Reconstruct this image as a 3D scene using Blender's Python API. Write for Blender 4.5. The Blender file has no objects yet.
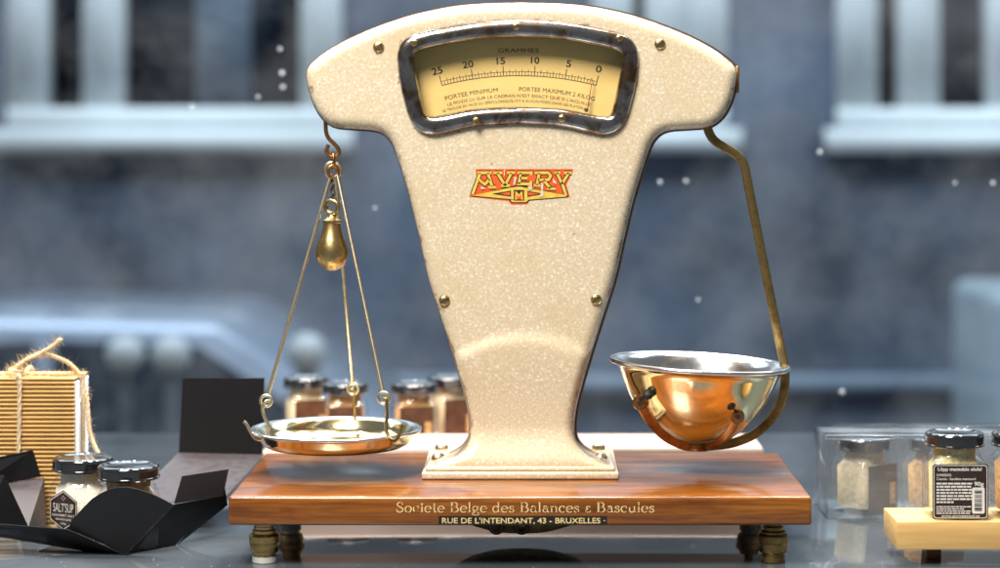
import bpy, bmesh, math, random
import numpy as np
from mathutils import Vector, Matrix
from mathutils.geometry import delaunay_2d_cdt
R = math.radians
random.seed(7)
sc = bpy.context.scene
col = sc.collection

# ------------------------------------------------------------------ camera
D0, S0, VX, HZ, ZC = 1.5, 0.00072, 535.0, 137.0, 0.311      # metres, metres per photo pixel at Y=0, vanishing point, eye height
cam_d = bpy.data.cameras.new('camera')
cam = bpy.data.objects.new('camera', cam_d); col.objects.link(cam)
cam.location = (0, -D0, ZC); cam.rotation_euler = (R(90), 0, 0)
cam_d.sensor_width = 36; cam_d.lens = D0 / S0 / 1000 * 36
cam_d.shift_x = -(VX - 500) / 1000; cam_d.shift_y = -(284 - HZ) / 1000
cam_d.clip_start = 0.05; cam_d.clip_end = 200
cam_d.dof.use_dof = True; cam_d.dof.focus_distance = 1.555; cam_d.dof.aperture_fstop = 4.8
sc.camera = cam

def P(px, py, Y):
    """world point that lies at depth Y and is measured at photo pixel (px, py)"""
    s = S0 * (D0 + Y) / D0
    return Vector(((px - VX) * s, Y, ZC - (py - HZ) * s))

# ------------------------------------------------------------------ world and lamps
w = bpy.data.worlds.new('World'); sc.world = w; w.use_nodes = True
bg = w.node_tree.nodes['Background']
bg.inputs[0].default_value = (0.90, 0.94, 1.0, 1); bg.inputs[1].default_value = 0.15

def lamp(name, loc, target, size, power, color, size_y=None, shape='RECTANGLE'):
    l = bpy.data.lights.new(name, 'AREA'); l.shape = shape; l.size = size; l.size_y = size_y or size
    l.energy = power; l.color = color
    o = bpy.data.objects.new(name, l); col.objects.link(o); o.location = loc
    o.rotation_euler = (Vector(target) - Vector(loc)).to_track_quat('-Z', 'Y').to_euler()
    return o
lamp('street_daylight', (0, 4.6, 6.5), (0, 5.6, 0), 16, 1330, (0.74, 0.89, 1.0), 5)
lamp('shop_front_lamp', (-0.55, -1.0, 1.75), (0.0, 0.1, 0.16), 0.75, 80, (1.0, 0.955, 0.885))
lamp('shop_ceiling_lamp', (0.1, 0.12, 1.65), (0.02, 0.1, 0.0), 0.26, 34, (1.0, 0.955, 0.88))
for i, (x, y) in enumerate(((-0.42, 0.62), (-0.2, 0.66), (0.34, 0.64), (0.66, 0.4), (-0.7, 0.36))):
    lamp('ceiling_spot', (x, y, 1.7), (x * 0.6, 0.3, 0.0), 0.12, 9.5, (1.0, 0.95, 0.88), shape='DISK')

sc.view_settings.view_transform = 'Standard'; sc.view_settings.look = 'None'
sc.view_settings.gamma = 1.0; sc.view_settings.exposure = 0.0
sc.view_settings.use_curve_mapping = False
sc.cycles.use_denoising = True
sc.cycles.max_bounces = 14; sc.cycles.transparent_max_bounces = 24; sc.cycles.glossy_bounces = 6
sc.cycles.caustics_reflective = False; sc.cycles.caustics_refractive = False

# ------------------------------------------------------------------ materials
def new_mat(name):
    m = bpy.data.materials.new(name); m.use_nodes = True
    nt = m.node_tree; b = nt.nodes['Principled BSDF']
    return m, nt, b
def N(nt, t, **kw):
    n = nt.nodes.new(t)
    for k, v in kw.items():
        if k.startswith('i_'):
            n.inputs[int(k[2:])].default_value = v
        else: setattr(n, k, v)
    return n
def ramp(nt, fac, stops):
    r = N(nt, 'ShaderNodeValToRGB'); e = r.color_ramp.elements
    while len(e) < len(stops): e.new(0.5)
    for el, (p, c) in zip(e, stops):
        el.position = p; el.color = (*c, 1) if len(c) == 3 else c
    nt.links.new(fac, r.inputs[0]); return r.outputs[0]
def coords(nt, scale=(1, 1, 1), rot=(0, 0, 0)):
    tc = N(nt, 'ShaderNodeTexCoord'); mp = N(nt, 'ShaderNodeMapping')
    mp.inputs['Scale'].default_value = scale; mp.inputs['Rotation'].default_value = rot
    nt.links.new(tc.outputs['Object'], mp.inputs[0]); return mp.outputs[0]
def noise(nt, vec, scale, detail=4, rough=0.55, dist=0):
    n = N(nt, 'ShaderNodeTexNoise'); n.inputs['Scale'].default_value = scale
    n.inputs['Detail'].default_value = detail; n.inputs['Roughness'].default_value = rough
    n.inputs['Distortion'].default_value = dist
    nt.links.new(vec, n.inputs['Vector']); return n.outputs[0]
def mixc(nt, fac, a, b, mode='MIX'):
    m = N(nt, 'ShaderNodeMix', data_type='RGBA', blend_type=mode)
    for sock, v in ((m.inputs[0], fac), (m.inputs[6], a), (m.inputs[7], b)):
        if isinstance(v, (int, float)): sock.default_value = v
        elif isinstance(v, tuple): sock.default_value = (*v, 1) if len(v) == 3 else v
        else: nt.links.new(v, sock)
    return m.outputs[2]
def bump(nt, b, h, strength, dist):
    bp = N(nt, 'ShaderNodeBump'); bp.inputs['Strength'].default_value = strength
    bp.inputs['Distance'].default_value = dist
    nt.links.new(h, bp.inputs['Height']); nt.links.new(bp.outputs[0], b.inputs['Normal'])
M = {}
def plain(key, c, rough=0.5, metal=0, var=0.12, scale=60, coat=0, spec=0.5, rvar=0.1, bmp=0.0):
    m, nt, b = new_mat(key)
    v = coords(nt); n = noise(nt, v, scale)
    lo = tuple(x * (1 - var) for x in c); hi = tuple(min(1, x * (1 + var)) for x in c)
    nt.links.new(ramp(nt, n, [(0.3, lo), (0.7, hi)]), b.inputs['Base Color'])
    r = N(nt, 'ShaderNodeMapRange'); nt.links.new(n, r.inputs[0])
    r.inputs[1].default_value = 0.3; r.inputs[2].default_value = 0.7
    r.inputs[3].default_value = max(0.02, rough - rvar); r.inputs[4].default_value = min(1, rough + rvar)
    nt.links.new(r.outputs[0], b.inputs['Roughness'])
    b.inputs['Metallic'].default_value = metal; b.inputs['Coat Weight'].default_value = coat
    b.inputs['Coat Roughness'].default_value = 0.08; b.inputs['Specular IOR Level'].default_value = spec
    if bmp: bump(nt, b, n, bmp, 0.001)
    M[key] = m; return m

def paint_cream():
    m, nt, b = new_mat('speckled_cream_enamel')
    v = coords(nt)
    f = noise(nt, v, 520, 2.5, 0.55)
    base = ramp(nt, f, [(0.34, (0.60, 0.485, 0.325)), (0.50, (0.66, 0.545, 0.375)), (0.60, (0.70, 0.59, 0.42)), (0.71, (0.88, 0.81, 0.66))])
    big = noise(nt, v, 16, 5, 0.6)
    base = mixc(nt, ramp(nt, big, [(0.50, (0, 0, 0)), (0.74, (0.6, 0.6, 0.6))]), base, (0.60, 0.45, 0.25))
    vo = N(nt, 'ShaderNodeTexVoronoi'); vo.inputs['Scale'].default_value = 48; nt.links.new(v, vo.inputs['Vector'])
    sp = ramp(nt, vo.outputs['Distance'], [(0.0, (1, 1, 1)), (0.055, (0, 0, 0))])
    sel = N(nt, 'ShaderNodeSeparateColor'); nt.links.new(vo.outputs['Color'], sel.inputs[0])
    selr = ramp(nt, sel.outputs[0], [(0.80, (0, 0, 0)), (0.82, (1, 1, 1))])
    spots = mixc(nt, 1.0, sp, selr, 'MULTIPLY')
    base = mixc(nt, spots, base, (0.10, 0.03, 0.012))
    at = N(nt, 'ShaderNodeAttribute', attribute_name='wear')
    wn = noise(nt, v, 90, 6, 0.7)
    ad = N(nt, 'ShaderNodeMath', operation='MULTIPLY_ADD'); ad.inputs[1].default_value = 0.34
    nt.links.new(at.outputs['Fac'], ad.inputs[0]); nt.links.new(wn, ad.inputs[2])
    base = mixc(nt, ramp(nt, ad.outputs[0], [(0.72, (0, 0, 0)), (0.80, (0.75, 0.75, 0.75))]), base, (0.20, 0.10, 0.035))
    nt.links.new(base, b.inputs['Base Color'])
    b.inputs['Roughness'].default_value = 0.34; b.inputs['Coat Weight'].default_value = 0.25
    b.inputs['Coat Roughness'].default_value = 0.12
    bump(nt, b, f, 0.15, 0.0005)
    M['cream'] = m
paint_cream()

def wood(key, dark, mid, light, rough=0.28, coat=0.5, sc_=(5, 60, 60), streak=7, wear=None):
    m, nt, b = new_mat(key)
    v = coords(nt, sc_)
    n = noise(nt, v, 1.6, 8, 0.62, 0.6); n2 = noise(nt, coords(nt, (sc_[0] * 2.5, sc_[1] * 6, sc_[2] * 6)), 1.0, 3, 0.5)
    c = ramp(nt, n, [(0.28, dark), (0.5, mid), (0.72, light)])
    c = mixc(nt, ramp(nt, n2, [(0.40, (0.4, 0.4, 0.4)), (0.54, (0, 0, 0))]), c, dark)
    if wear:
        wn = noise(nt, coords(nt), 26, 5, 0.6)
        c = mixc(nt, ramp(nt, wn, [(0.62, (0, 0, 0)), (0.72, (0.6, 0.6, 0.6))]), c, wear)
    nt.links.new(c, b.inputs['Base Color'])
    b.inputs['Roughness'].default_value = rough; b.inputs['Coat Weight'].default_value = coat
    b.inputs['Coat Roughness'].default_value = 0.1
    bump(nt, b, n2, 0.12, 0.0005)
    M[key] = m
wood('mahogany', (0.065, 0.016, 0.002), (0.235, 0.070, 0.006), (0.37, 0.128, 0.014), 0.30, 0.45, (7, 40, 70), wear=(0.09, 0.022, 0.004))
wood('pine', (0.58, 0.34, 0.11), (0.70, 0.44, 0.16), (0.78, 0.53, 0.23), 0.5, 0.1, (6, 50, 60))
wood('dark_wood', (0.12, 0.04, 0.015), (0.25, 0.09, 0.03), (0.35, 0.14, 0.05), 0.4, 0.2)

def metal(key, c, tarnish, rough=0.2, amount=0.5, scale=35, lo=0.45, hi=0.7):
    m, nt, b = new_mat(key)
    v = coords(nt); n = noise(nt, v, scale, 6, 0.65, 0.4); f = noise(nt, v, scale * 9, 3)
    t = ramp(nt, n, [(lo, (0, 0, 0)), (hi, (amount,) * 3)])
    c1 = mixc(nt, t, c, tarnish)
    c1 = mixc(nt, ramp(nt, f, [(0.60, (0, 0, 0)), (0.75, (amount * 0.8,) * 3)]), c1, tuple(x * 0.5 for x in tarnish))
    nt.links.new(c1, b.inputs['Base Color']); b.inputs['Metallic'].default_value = 1
    r = N(nt, 'ShaderNodeMapRange'); nt.links.new(n, r.inputs[0])
    r.inputs[1].default_value = 0.35; r.inputs[2].default_value = 0.75
    r.inputs[3].default_value = rough; r.inputs[4].default_value = min(1, rough + 0.25 * amount)
    nt.links.new(r.outputs[0], b.inputs['Roughness'])
    bump(nt, b, f, 0.06 * amount, 0.0005)
    M[key] = m
metal('chrome', (0.50, 0.48, 0.46), (0.15, 0.085, 0.045), 0.10, 0.95, 75, 0.42, 0.62)
metal('brass', (0.66, 0.47, 0.20), (0.20, 0.12, 0.04), 0.24, 0.8, 60)
metal('pale_brass', (0.80, 0.70, 0.50), (0.40, 0.28, 0.13), 0.28, 0.6, 80)
metal('old_brass', (0.42, 0.30, 0.12), (0.12, 0.075, 0.03), 0.34, 0.9, 50, 0.35, 0.65)
metal('dark_iron', (0.14, 0.11, 0.09), (0.05, 0.035, 0.025), 0.4, 0.8, 60)
metal('polished_nickel', (0.94, 0.82, 0.50), (0.70, 0.52, 0.24), 0.08, 0.4, 22, 0.5, 0.8)
metal('polished_gilt', (0.90, 0.66, 0.30), (0.50, 0.27, 0.08), 0.10, 0.6, 40, 0.5, 0.75)
metal('copper_brown', (0.50, 0.25, 0.09), (0.14, 0.06, 0.02), 0.3, 0.85, 60)
metal('silver', (0.90, 0.88, 0.86), (0.66, 0.58, 0.48), 0.16, 0.35, 50, 0.5, 0.8)
metal('bright_edge', (0.82, 0.80, 0.80), (0.5, 0.36, 0.25), 0.18, 0.5, 60)

def thin_glass(key, tint=(1, 1, 1), rough=0.0, extra=0.03, dirt_haze=0.0, refl=0.9):
    m = bpy.data.materials.new(key); m.use_nodes = True; nt = m.node_tree; nt.nodes.clear()
    out = N(nt, 'ShaderNodeOutputMaterial'); mix = N(nt, 'ShaderNodeMixShader')
    tr = N(nt, 'ShaderNodeBsdfTransparent'); tr.inputs[0].default_value = (*tint, 1)
    gl = N(nt, 'ShaderNodeBsdfGlossy'); gl.inputs['Roughness'].default_value = rough
    fr = N(nt, 'ShaderNodeFresnel'); fr.inputs[0].default_value = 1.45
    ad = N(nt, 'ShaderNodeMath', operation='MULTIPLY_ADD'); ad.inputs[1].default_value = refl; ad.inputs[2].default_value = extra
    ge = N(nt, 'ShaderNodeNewGeometry'); mr = N(nt, 'ShaderNodeMapRange'); mr.inputs[3].default_value = 1.45; mr.inputs[4].default_value = 1 / 1.45
    nt.links.new(ge.outputs['Backfacing'], mr.inputs[0]); nt.links.new(mr.outputs[0], fr.inputs[0])     # a thin wall reflects alike from both sides
    nt.links.new(fr.outputs[0], ad.inputs[0]); nt.links.new(ad.outputs[0], mix.inputs[0])
    nt.links.new(tr.outputs[0], mix.inputs[1]); nt.links.new(gl.outputs[0], mix.inputs[2])
    last = mix.outputs[0]
    if dirt_haze:
        df = N(nt, 'ShaderNodeBsdfDiffuse'); df.inputs[0].default_value = (0.8, 0.85, 0.9, 1)
        n = noise(nt, coords(nt), 5, 4, 0.6)
        m2 = N(nt, 'ShaderNodeMixShader')
        nt.links.new(ramp(nt, n, [(0.4, (0, 0, 0)), (0.8, (dirt_haze,) * 3)]), m2.inputs[0])
        nt.links.new(last, m2.inputs[1]); nt.links.new(df.outputs[0], m2.inputs[2]); last = m2.outputs[0]
    nt.links.new(last, out.inputs[0]); M[key] = m
thin_glass('clear_glass', (0.99, 1.0, 0.99), 0.0, 0.0)
thin_glass('jar_glass', (0.985, 0.99, 0.985), 0.02, 0.03)
thin_glass('acrylic', (0.97, 0.98, 0.985), 0.05, 0.03, 0.20)  # patchy whitish haze of the cover mixed in as pale diffuse colour
thin_glass('window_glass', (0.97, 0.985, 1.0), 0.0, 0.0, 0.05, 0.0)

plain('dial_card', (0.92, 0.62, 0.215), 0.6, 0, 0.08, 30)
plain('ink', (0.045, 0.03, 0.018), 0.6)
plain('needle_red', (0.30, 0.06, 0.02), 0.5)
plain('decal_red', (0.78, 0.10, 0.02), 0.4)
plain('decal_black', (0.035, 0.018, 0.012), 0.45)
plain('decal_gold', (0.74, 0.50, 0.08), 0.4, 0, 0.15, 200)
plain('gold_leaf', (0.90, 0.62, 0.26), 0.4, 0.0, 0.3, 420)
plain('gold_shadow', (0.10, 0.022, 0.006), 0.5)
plain('black_strip', (0.018, 0.014, 0.012), 0.35)
plain('black_card', (0.009, 0.0085, 0.010), 0.40, 0, 0.06, 150, rvar=0.02, spec=0.4)
plain('inner_card', (0.050, 0.040, 0.043), 0.5, 0, 0.12, 120)
plain('black_lid', (0.012, 0.011, 0.012), 0.10, 0, 0.2, 60, coat=1.0, rvar=0.03, spec=1.0)
plain('black_label', (0.035, 0.017, 0.014), 0.4)
plain('brown_label', (0.11, 0.042, 0.018), 0.5, 0, 0.35, 90)
plain('label_print', (0.78, 0.74, 0.66), 0.5)
plain('salt_white', (0.88, 0.84, 0.72), 0.8, 0, 0.15, 500, bmp=0.6)
plain('salt_herb', (0.78, 0.66, 0.34), 0.8, 0, 0.3, 420, bmp=0.6)
plain('salt_amber', (0.66, 0.36, 0.14), 0.8, 0, 0.4, 300, bmp=0.6)
plain('salt_cream', (0.82, 0.64, 0.40), 0.8, 0, 0.2, 300, bmp=0.5)
plain('twine', (0.70, 0.54, 0.34), 0.9, 0, 0.25, 500, bmp=0.5)
plain('kraft', (0.58, 0.36, 0.125), 0.75, 0, 0.12, 40, bmp=0.2)
plain('white_card', (0.80, 0.80, 0.80), 0.7, 0, 0.06, 60)
plain('blush_board', (0.86, 0.66, 0.55), 0.45, 0, 0.12, 14)
plain('white_box', (0.60, 0.45, 0.38), 0.5, 0, 0.05, 14)
plain('white_pad', (0.75, 0.74, 0.68), 0.5)
plain('black_rubber', (0.02, 0.018, 0.016), 0.6)
plain('table_gloss', (0.060, 0.072, 0.084), 0.04, 0, 0.1, 9, coat=0.0, rvar=0.03, spec=0.6)
def dusty():
    m = M['table_gloss']; nt = m.node_tree; b = nt.nodes['Principled BSDF']
    src = b.inputs['Base Color'].links[0].from_socket
    vo = N(nt, 'ShaderNodeTexVoronoi'); vo.inputs['Scale'].default_value = 150; nt.links.new(coords(nt), vo.inputs['Vector'])
    se = N(nt, 'ShaderNodeSeparateColor'); nt.links.new(vo.outputs['Color'], se.inputs[0])
    d = ramp(nt, vo.outputs['Distance'], [(0.05, (1, 1, 1)), (0.11, (0, 0, 0))]); q = ramp(nt, se.outputs[0], [(0.72, (0, 0, 0)), (0.75, (1, 1, 1))])
    sm_ = ramp(nt, noise(nt, coords(nt), 7, 6, 0.65), [(0.45, (0, 0, 0)), (0.75, (0.10, 0.10, 0.10))])
    c = mixc(nt, mixc(nt, 1.0, d, q, 'MULTIPLY'), src, (0.5, 0.53, 0.56)); c = mixc(nt, sm_, c, (0.5, 0.53, 0.56))
    nt.links.new(c, b.inputs['Base Color'])
dusty()
plain('slate_wall', (0.105, 0.128, 0.172), 0.9, 0, 0.55, 1.1)
plain('pale_plaster', (0.68, 0.69, 0.70), 0.9, 0, 0.2, 0.8)
plain('frame_white', (0.82, 0.87, 0.88), 0.6, 0, 0.06, 2)
plain('dark_pane', (0.022, 0.028, 0.042), 0.15, 0, 0.6, 1.3, spec=0.4)
plain('curtain', (0.20, 0.25, 0.31), 0.9, 0, 0.2, 3)
plain('asphalt', (0.05, 0.055, 0.062), 0.9, 0, 0.2, 4)
plain('car_silver', (0.30, 0.36, 0.46), 0.3, 0.3, 0.05, 2, coat=0.8)
plain('car_glass', (0.03, 0.04, 0.055), 0.08)
plain('van_paint', (0.40, 0.50, 0.55), 0.4, 0, 0.04, 2, coat=0.4)
plain('cast_brass', (0.62, 0.44, 0.19), 0.45, 0.1, 0.4, 120, bmp=0.4)
plain('globe_white', (0.42, 0.46, 0.48), 0.4, 0, 0.03, 3)
plain('post_grey', (0.12, 0.14, 0.17), 0.6)
plain('speck', (0.40, 0.44, 0.5), 0.6)
def worn():
    m, nt, b = new_mat('gold_worn'); b.inputs['Base Color'].default_value = (0.90, 0.62, 0.27, 1); b.inputs['Roughness'].default_value = 0.4
    nt.links.new(ramp(nt, noise(nt, coords(nt), 260, 5, 0.65), [(0.36, (0, 0, 0)), (0.46, (1, 1, 1))]), b.inputs['Alpha']); M['gold_worn'] = m
worn()
def emit(key, c, s):
    m, nt, b = new_mat(key); b.inputs['Emission Color'].default_value = (*c, 1); b.inputs['Emission Strength'].default_value = s
    M[key] = m
emit('car_lamp', (0.75, 0.95, 1.0), 1.6)

# ------------------------------------------------------------------ building helpers
ORG = {}
def thing(name, label, cat, loc, group=None):
    o = bpy.data.objects.new(name, None); col.objects.link(o); o.location = loc; o.empty_display_size = 0.02
    ORG[o] = Vector(loc); tag(o, label, cat, group); return o
def tag(o, label=None, cat=None, group=None, kind=None):
    if label: o['label'] = label
    if cat: o['category'] = cat
    if group: o['group'] = group
    if kind: o['kind'] = kind
    return o
def mk(name, verts, faces, mat, parent=None, smooth=False, loc=None, sharp=None):
    """one mesh object; verts are world coordinates"""
    org = ORG[parent] if parent is not None else Vector(loc or (0, 0, 0))
    me = bpy.data.meshes.new(name)
    me.from_pydata([tuple(Vector(v) - org) for v in verts], [], faces)
    bm = bmesh.new(); bm.from_mesh(me)
    bmesh.ops.recalc_face_normals(bm, faces=bm.faces)
    if sharp is not None:
        for e in bm.edges:
            if len(e.link_faces) == 2 and e.calc_face_angle(0) > R(sharp): e.smooth = False
    bm.to_mesh(me); bm.free()
    if smooth or sharp is not None:
        me.polygons.foreach_set('use_smooth', [True] * len(me.polygons))
    me.materials.append(M[mat])
    o = bpy.data.objects.new(name, me); col.objects.link(o)
    if parent is not None: o.parent = parent
    else: o.location = org
    ORG[o] = org
    return o
def mkbm(name, bm, mat, parent=None, loc=None, sharp=35):
    vs = [v.co.copy() for v in bm.verts]; bm.verts.index_update()
    fs = [[v.index for v in f.verts] for f in bm.faces]; bm.free()
    return mk(name, vs, fs, mat, parent, False, loc, sharp)
def box_bm(x0, x1, y0, y1, z0, z1, bev=0.0, seg=2):
    bm = bmesh.new()
    bmesh.ops.create_cube(bm, size=1, matrix=Matrix.Translation(((x0 + x1) / 2, (y0 + y1) / 2, (z0 + z1) / 2)) @ Matrix.Diagonal((x1 - x0, y1 - y0, z1 - z0, 1)))
    if bev: bmesh.ops.bevel(bm, geom=bm.edges[:], offset=bev, segments=seg, profile=0.5, affect='EDGES')
    return bm
def catmull(pts, n=6, closed=False):
    pts = [Vector(p) for p in pts]; out = []; L = len(pts)
    rng = range(L) if closed else range(L - 1)
    for i in rng:
        if closed: p0, p1, p2, p3 = pts[i - 1], pts[i], pts[(i + 1) % L], pts[(i + 2) % L]
        else:
            p1, p2 = pts[i], pts[i + 1]
            p0 = pts[i - 1] if i else p1 * 2 - p2
            p3 = pts[i + 2] if i + 2 < L else p2 * 2 - p1
        for k in range(n):
            t = k / n
            out.append(0.5 * ((2 * p1) + (p2 - p0) * t + (2 * p0 - 5 * p1 + 4 * p2 - p3) * t * t + (3 * p1 - p0 - 3 * p2 + p3) * t ** 3))
    if not closed: out.append(pts[-1])
    return out
def tube_geo(pts, r, n=10, closed=False, flat=None, up=None):
    """r: radius or list; flat=(a,b) gives a rounded-rectangular bar instead (a across in view, b along up)"""
    pts = [Vector(p) for p in pts]; L = len(pts); V = []; F = []
    ref = None
    for i, p in enumerate(pts):
        if closed: t = pts[(i + 1) % L] - pts[i - 1]
        else: t = pts[min(i + 1, L - 1)] - pts[max(i - 1, 0)]
        t.normalize()
        if up is not None: a = t.cross(Vector(up)).normalized()
        else:
            if ref is None: ref = t.orthogonal().normalized()
            ref = (ref - t * ref.dot(t)).normalized(); a = ref
        b = a.cross(t).normalized()
        rr = r[i] if isinstance(r, (list, tuple)) else r
        for k in range(n):
            an = 2 * math.pi * k / n
            ca, sa = math.cos(an), math.sin(an)
            if flat:
                e = 0.35
                ca = math.copysign(abs(ca) ** e, ca); sa = math.copysign(abs(sa) ** e, sa)
                V.append(p + a * ca * flat[0] * rr + b * sa * flat[1] * rr)
            else: V.append(p + (a * ca + b * sa) * rr)
    m = L if closed else L - 1
    for i in range(m):
        for k in range(n):
            j = (i + 1) % L
            F.append((i * n + k, i * n + (k + 1) % n, j * n + (k + 1) % n, j * n + k))
    if not closed:
        F.append(tuple(range(n))); F.append(tuple((L - 1) * n + k for k in range(n)))
    return V, F
def tube(name, pts, r, mat, parent, n=10, closed=False, flat=None, up=None, sharp=50, loc=None):
    V, F = tube_geo(pts, r, n, closed, flat, up)
    return mk(name, V, F, mat, parent, sharp=sharp, loc=loc)
def merge(geos):
    V = []; F = []
    for v, f in geos:
        o = len(V); V += list(v); F += [tuple(i + o for i in q) for q in f]
    return V, F
def lathe_geo(prof, c, n=40, axis=Matrix.Identity(3)):
    V = []; F = []; rows = []
    for r, z in prof:
        if r < 1e-7: rows.append([len(V)]); V.append(c + axis @ Vector((0, 0, z)))
        else:
            rows.append(list(range(len(V), len(V) + n)))
            for k in range(n):
                a = 2 * math.pi * k / n
                V.append(c + axis @ Vector((r * math.cos(a), r * math.sin(a), z)))
    for A, B in zip(rows, rows[1:]):
        for k in range(n):
            k2 = (k + 1) % n
            if len(A) == 1 and len(B) == 1: continue
            if len(A) == 1: F.append((A[0], B[k], B[k2]))
            elif len(B) == 1: F.append((A[k], A[k2], B[0]))
            else: F.append((A[k], A[k2], B[k2], B[k]))
    if len(rows[0]) > 1: F.append(tuple(rows[0]))
    if len(rows[-1]) > 1: F.append(tuple(rows[-1]))
    return V, F
def lathe(name, prof, c, mat, parent=None, n=40, axis=Matrix.Identity(3), sharp=32, loc=None):
    V, F = lathe_geo(prof, Vector(c), n, axis)
    return mk(name, V, F, mat, parent, sharp=sharp, loc=loc)
def poly_slab(name, pts, th, mat, parent=None, loc=None):
    """flat polygon of thickness th (card, plate)"""
    pts = [Vector(p) for p in pts]; n = Vector()
    c = sum(pts, Vector()) / len(pts)
    for a, b in zip(pts, pts[1:] + pts[:1]): n += (a - c).cross(b - c)
    n.normalize(); L = len(pts)
    V = [p + n * th / 2 for p in pts] + [p - n * th / 2 for p in pts]
    F = [tuple(range(L)), tuple(range(2 * L - 1, L - 1, -1))] + [(i, (i + 1) % L, (i + 1) % L + L, i + L) for i in range(L)]
    return mk(name, V, F, mat, parent, loc=loc)

_tc = {}
def text2d(s, bold=0.0):
    """glyph outlines filled as a flat mesh: (verts2d, faces) with the box normalised to its own size"""
    k = (s, bold)
    if k in _tc: return _tc[k]
    cu = bpy.data.curves.new('lettering', 'FONT'); cu.body = s; cu.size = 1; cu.offset = bold; cu.resolution_u = 3
    o = bpy.data.objects.new('lettering', cu); col.objects.link(o)
    dg = bpy.context.evaluated_depsgraph_get(); me = o.evaluated_get(dg).to_mesh()
    V = [(v.co.x, v.co.y) for v in me.vertices]; F = [tuple(p.vertices) for p in me.polygons]
    bpy.data.objects.remove(o); bpy.data.curves.remove(cu)
    _tc[k] = (V, F); return V, F
def text_geo(s, x0, x1, cap, place, bold=0.0):
    """fit the string between x0 and x1 (pixels or mm), with capital height cap, then place(u, v) -> world"""
    V, F = text2d(s, bold)
    if not V: return [], []
    mx, Mx = min(v[0] for v in V), max(v[0] for v in V)
    k = (x1 - x0) / (Mx - mx); ky = cap / 0.73
    return [place(x0 + (v[0] - mx) * k, v[1] * ky) for v in V], F
def stroke2d(pts, w, closed=False):
    pts = [Vector((p[0], p[1])) for p in pts]; L = len(pts); A = []; B = []
    ws = w if isinstance(w, list) else [w] * L
    for i in range(L):
        if closed: d1 = pts[i] - pts[i - 1]; d2 = pts[(i + 1) % L] - pts[i]
        else:
            d1 = pts[i] - pts[i - 1] if i else pts[1] - pts[0]
            d2 = pts[i + 1] - pts[i] if i < L - 1 else d1
        n1 = Vector((-d1.y, d1.x)).normalized(); n2 = Vector((-d2.y, d2.x)).normalized()
        n = n1 + n2
        n = n.normalized() / max(0.5, n.normalized().dot(n1)) if n.length > 1e-4 else n1
        A.append(pts[i] + n * ws[i] / 2); B.append(pts[i] - n * ws[i] / 2)
    V = A + B; m = L if closed else L - 1
    return V, [(i, (i + 1) % L, (i + 1) % L + L, i + L) for i in range(m)]

def slotted_screw(name, c, r, parent, mat='brass', ang=0.0, h=None):
    """domed brass screw head facing the camera with a cut slot"""
    h = h or r * 0.55
    ax = Matrix(((1, 0, 0), (0, 0, -1), (0, 1, 0)))       # z -> -Y (towards the viewer)
    prof = [(r, -0.0008), (r, h * 0.25), (r * 0.93, h * 0.55), (r * 0.7, h * 0.88), (r * 0.35, h), (0, h)]
    o = lathe(name, prof, c, mat, parent, 20, ax)
    dx, dz = math.cos(ang), math.sin(ang); c = Vector(c); q = r * 0.13; l = r * 0.86
    y = -h * 1.02
    pr = [c + Vector((dx * a - dz * b, yy, dz * a + dx * b)) for yy in (y, y + h * 0.4) for a, b in ((-l, -q), (l, -q), (l, q), (-l, q))]
    mk('slot', pr, [(0, 1, 2, 3), (7, 6, 5, 4), (0, 4, 5, 1), (1, 5, 6, 2), (2, 6, 7, 3), (3, 7, 4, 0)], 'dark_iron', o)
    return o

# ================================================================== SETTING
TZ = 0.0
table = mkbm('table', box_bm(-1.1, 1.1, -0.55, 0.69, -0.02, 0.0, 0.002), 'table_gloss', loc=(0, 0, -0.02))
tag(table, 'glossy dark glass display table under the scale', 'table', kind='structure')

GZ = -1.75
road = mk('road', [(-30, 0.9, GZ), (30, 0.9, GZ), (30, 8.3, GZ), (-30, 8.3, GZ)], [(0, 1, 2, 3)], 'asphalt', loc=(0, 4, GZ)); tag(road, kind='structure')
pav = mkbm('pavement', box_bm(-30, 30, 8.3, 11, GZ - 0.1, GZ + 0.12), 'slate_wall', loc=(0, 9, GZ)); tag(pav, kind='structure')

# building across the street (metres; YB is its face)
YB = 8.7
bld = thing('building', 'slate blue building with white framed windows across the street, out of focus', 'building', (0, YB, GZ))
def fx(px): return P(px, 0, YB).x
def fz(py): return P(0, py, YB).z
def wall_with_openings(openings, x0, x1, z0, z1):
    xs = sorted({x0, x1, *[o[0] for o in openings], *[o[1] for o in openings]}); zs = sorted({z0, z1, *[o[2] for o in openings], *[o[3] for o in openings]})
    geos = []
    for a, b in zip(xs, xs[1:]):
        for c, d in zip(zs, zs[1:]):
            mxx, mz = (a + b) / 2, (c + d) / 2
            if any(o[0] < mxx < o[1] and o[2] < mz < o[3] for o in openings): continue
            V = [(x, y, z) for y in (YB, YB + 0.3) for x, z in ((a, c), (b, c), (b, d), (a, d))]
            geos.append((V, [(0, 1, 2, 3), (4, 5, 6, 7), (0, 1, 5, 4), (1, 2, 6, 5), (2, 3, 7, 6), (3, 0, 4, 7)]))
    return merge(geos)
sill_z = fz(112); top_z = sill_z + 1.25
wins = [(fx(8), fx(342), [fx(104)]), (fx(592), fx(727), [fx(665)]), (fx(836), fx(1160), [fx(918), fx(1006)]), (fx(-400), fx(-80), [fx(-240)])]
ops = [(a, b, sill_z, top_z) for a, b, _ in wins]
V, F = wall_with_openings(ops, -9, 9, GZ + 0.12, 1.36); mk('wall', V, F, 'slate_wall', bld)
mkbm('upper_wall', box_bm(-9, 9, YB - 0.05, YB + 0.3, 1.362, 4.6), 'pale_plaster', bld)
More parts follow.
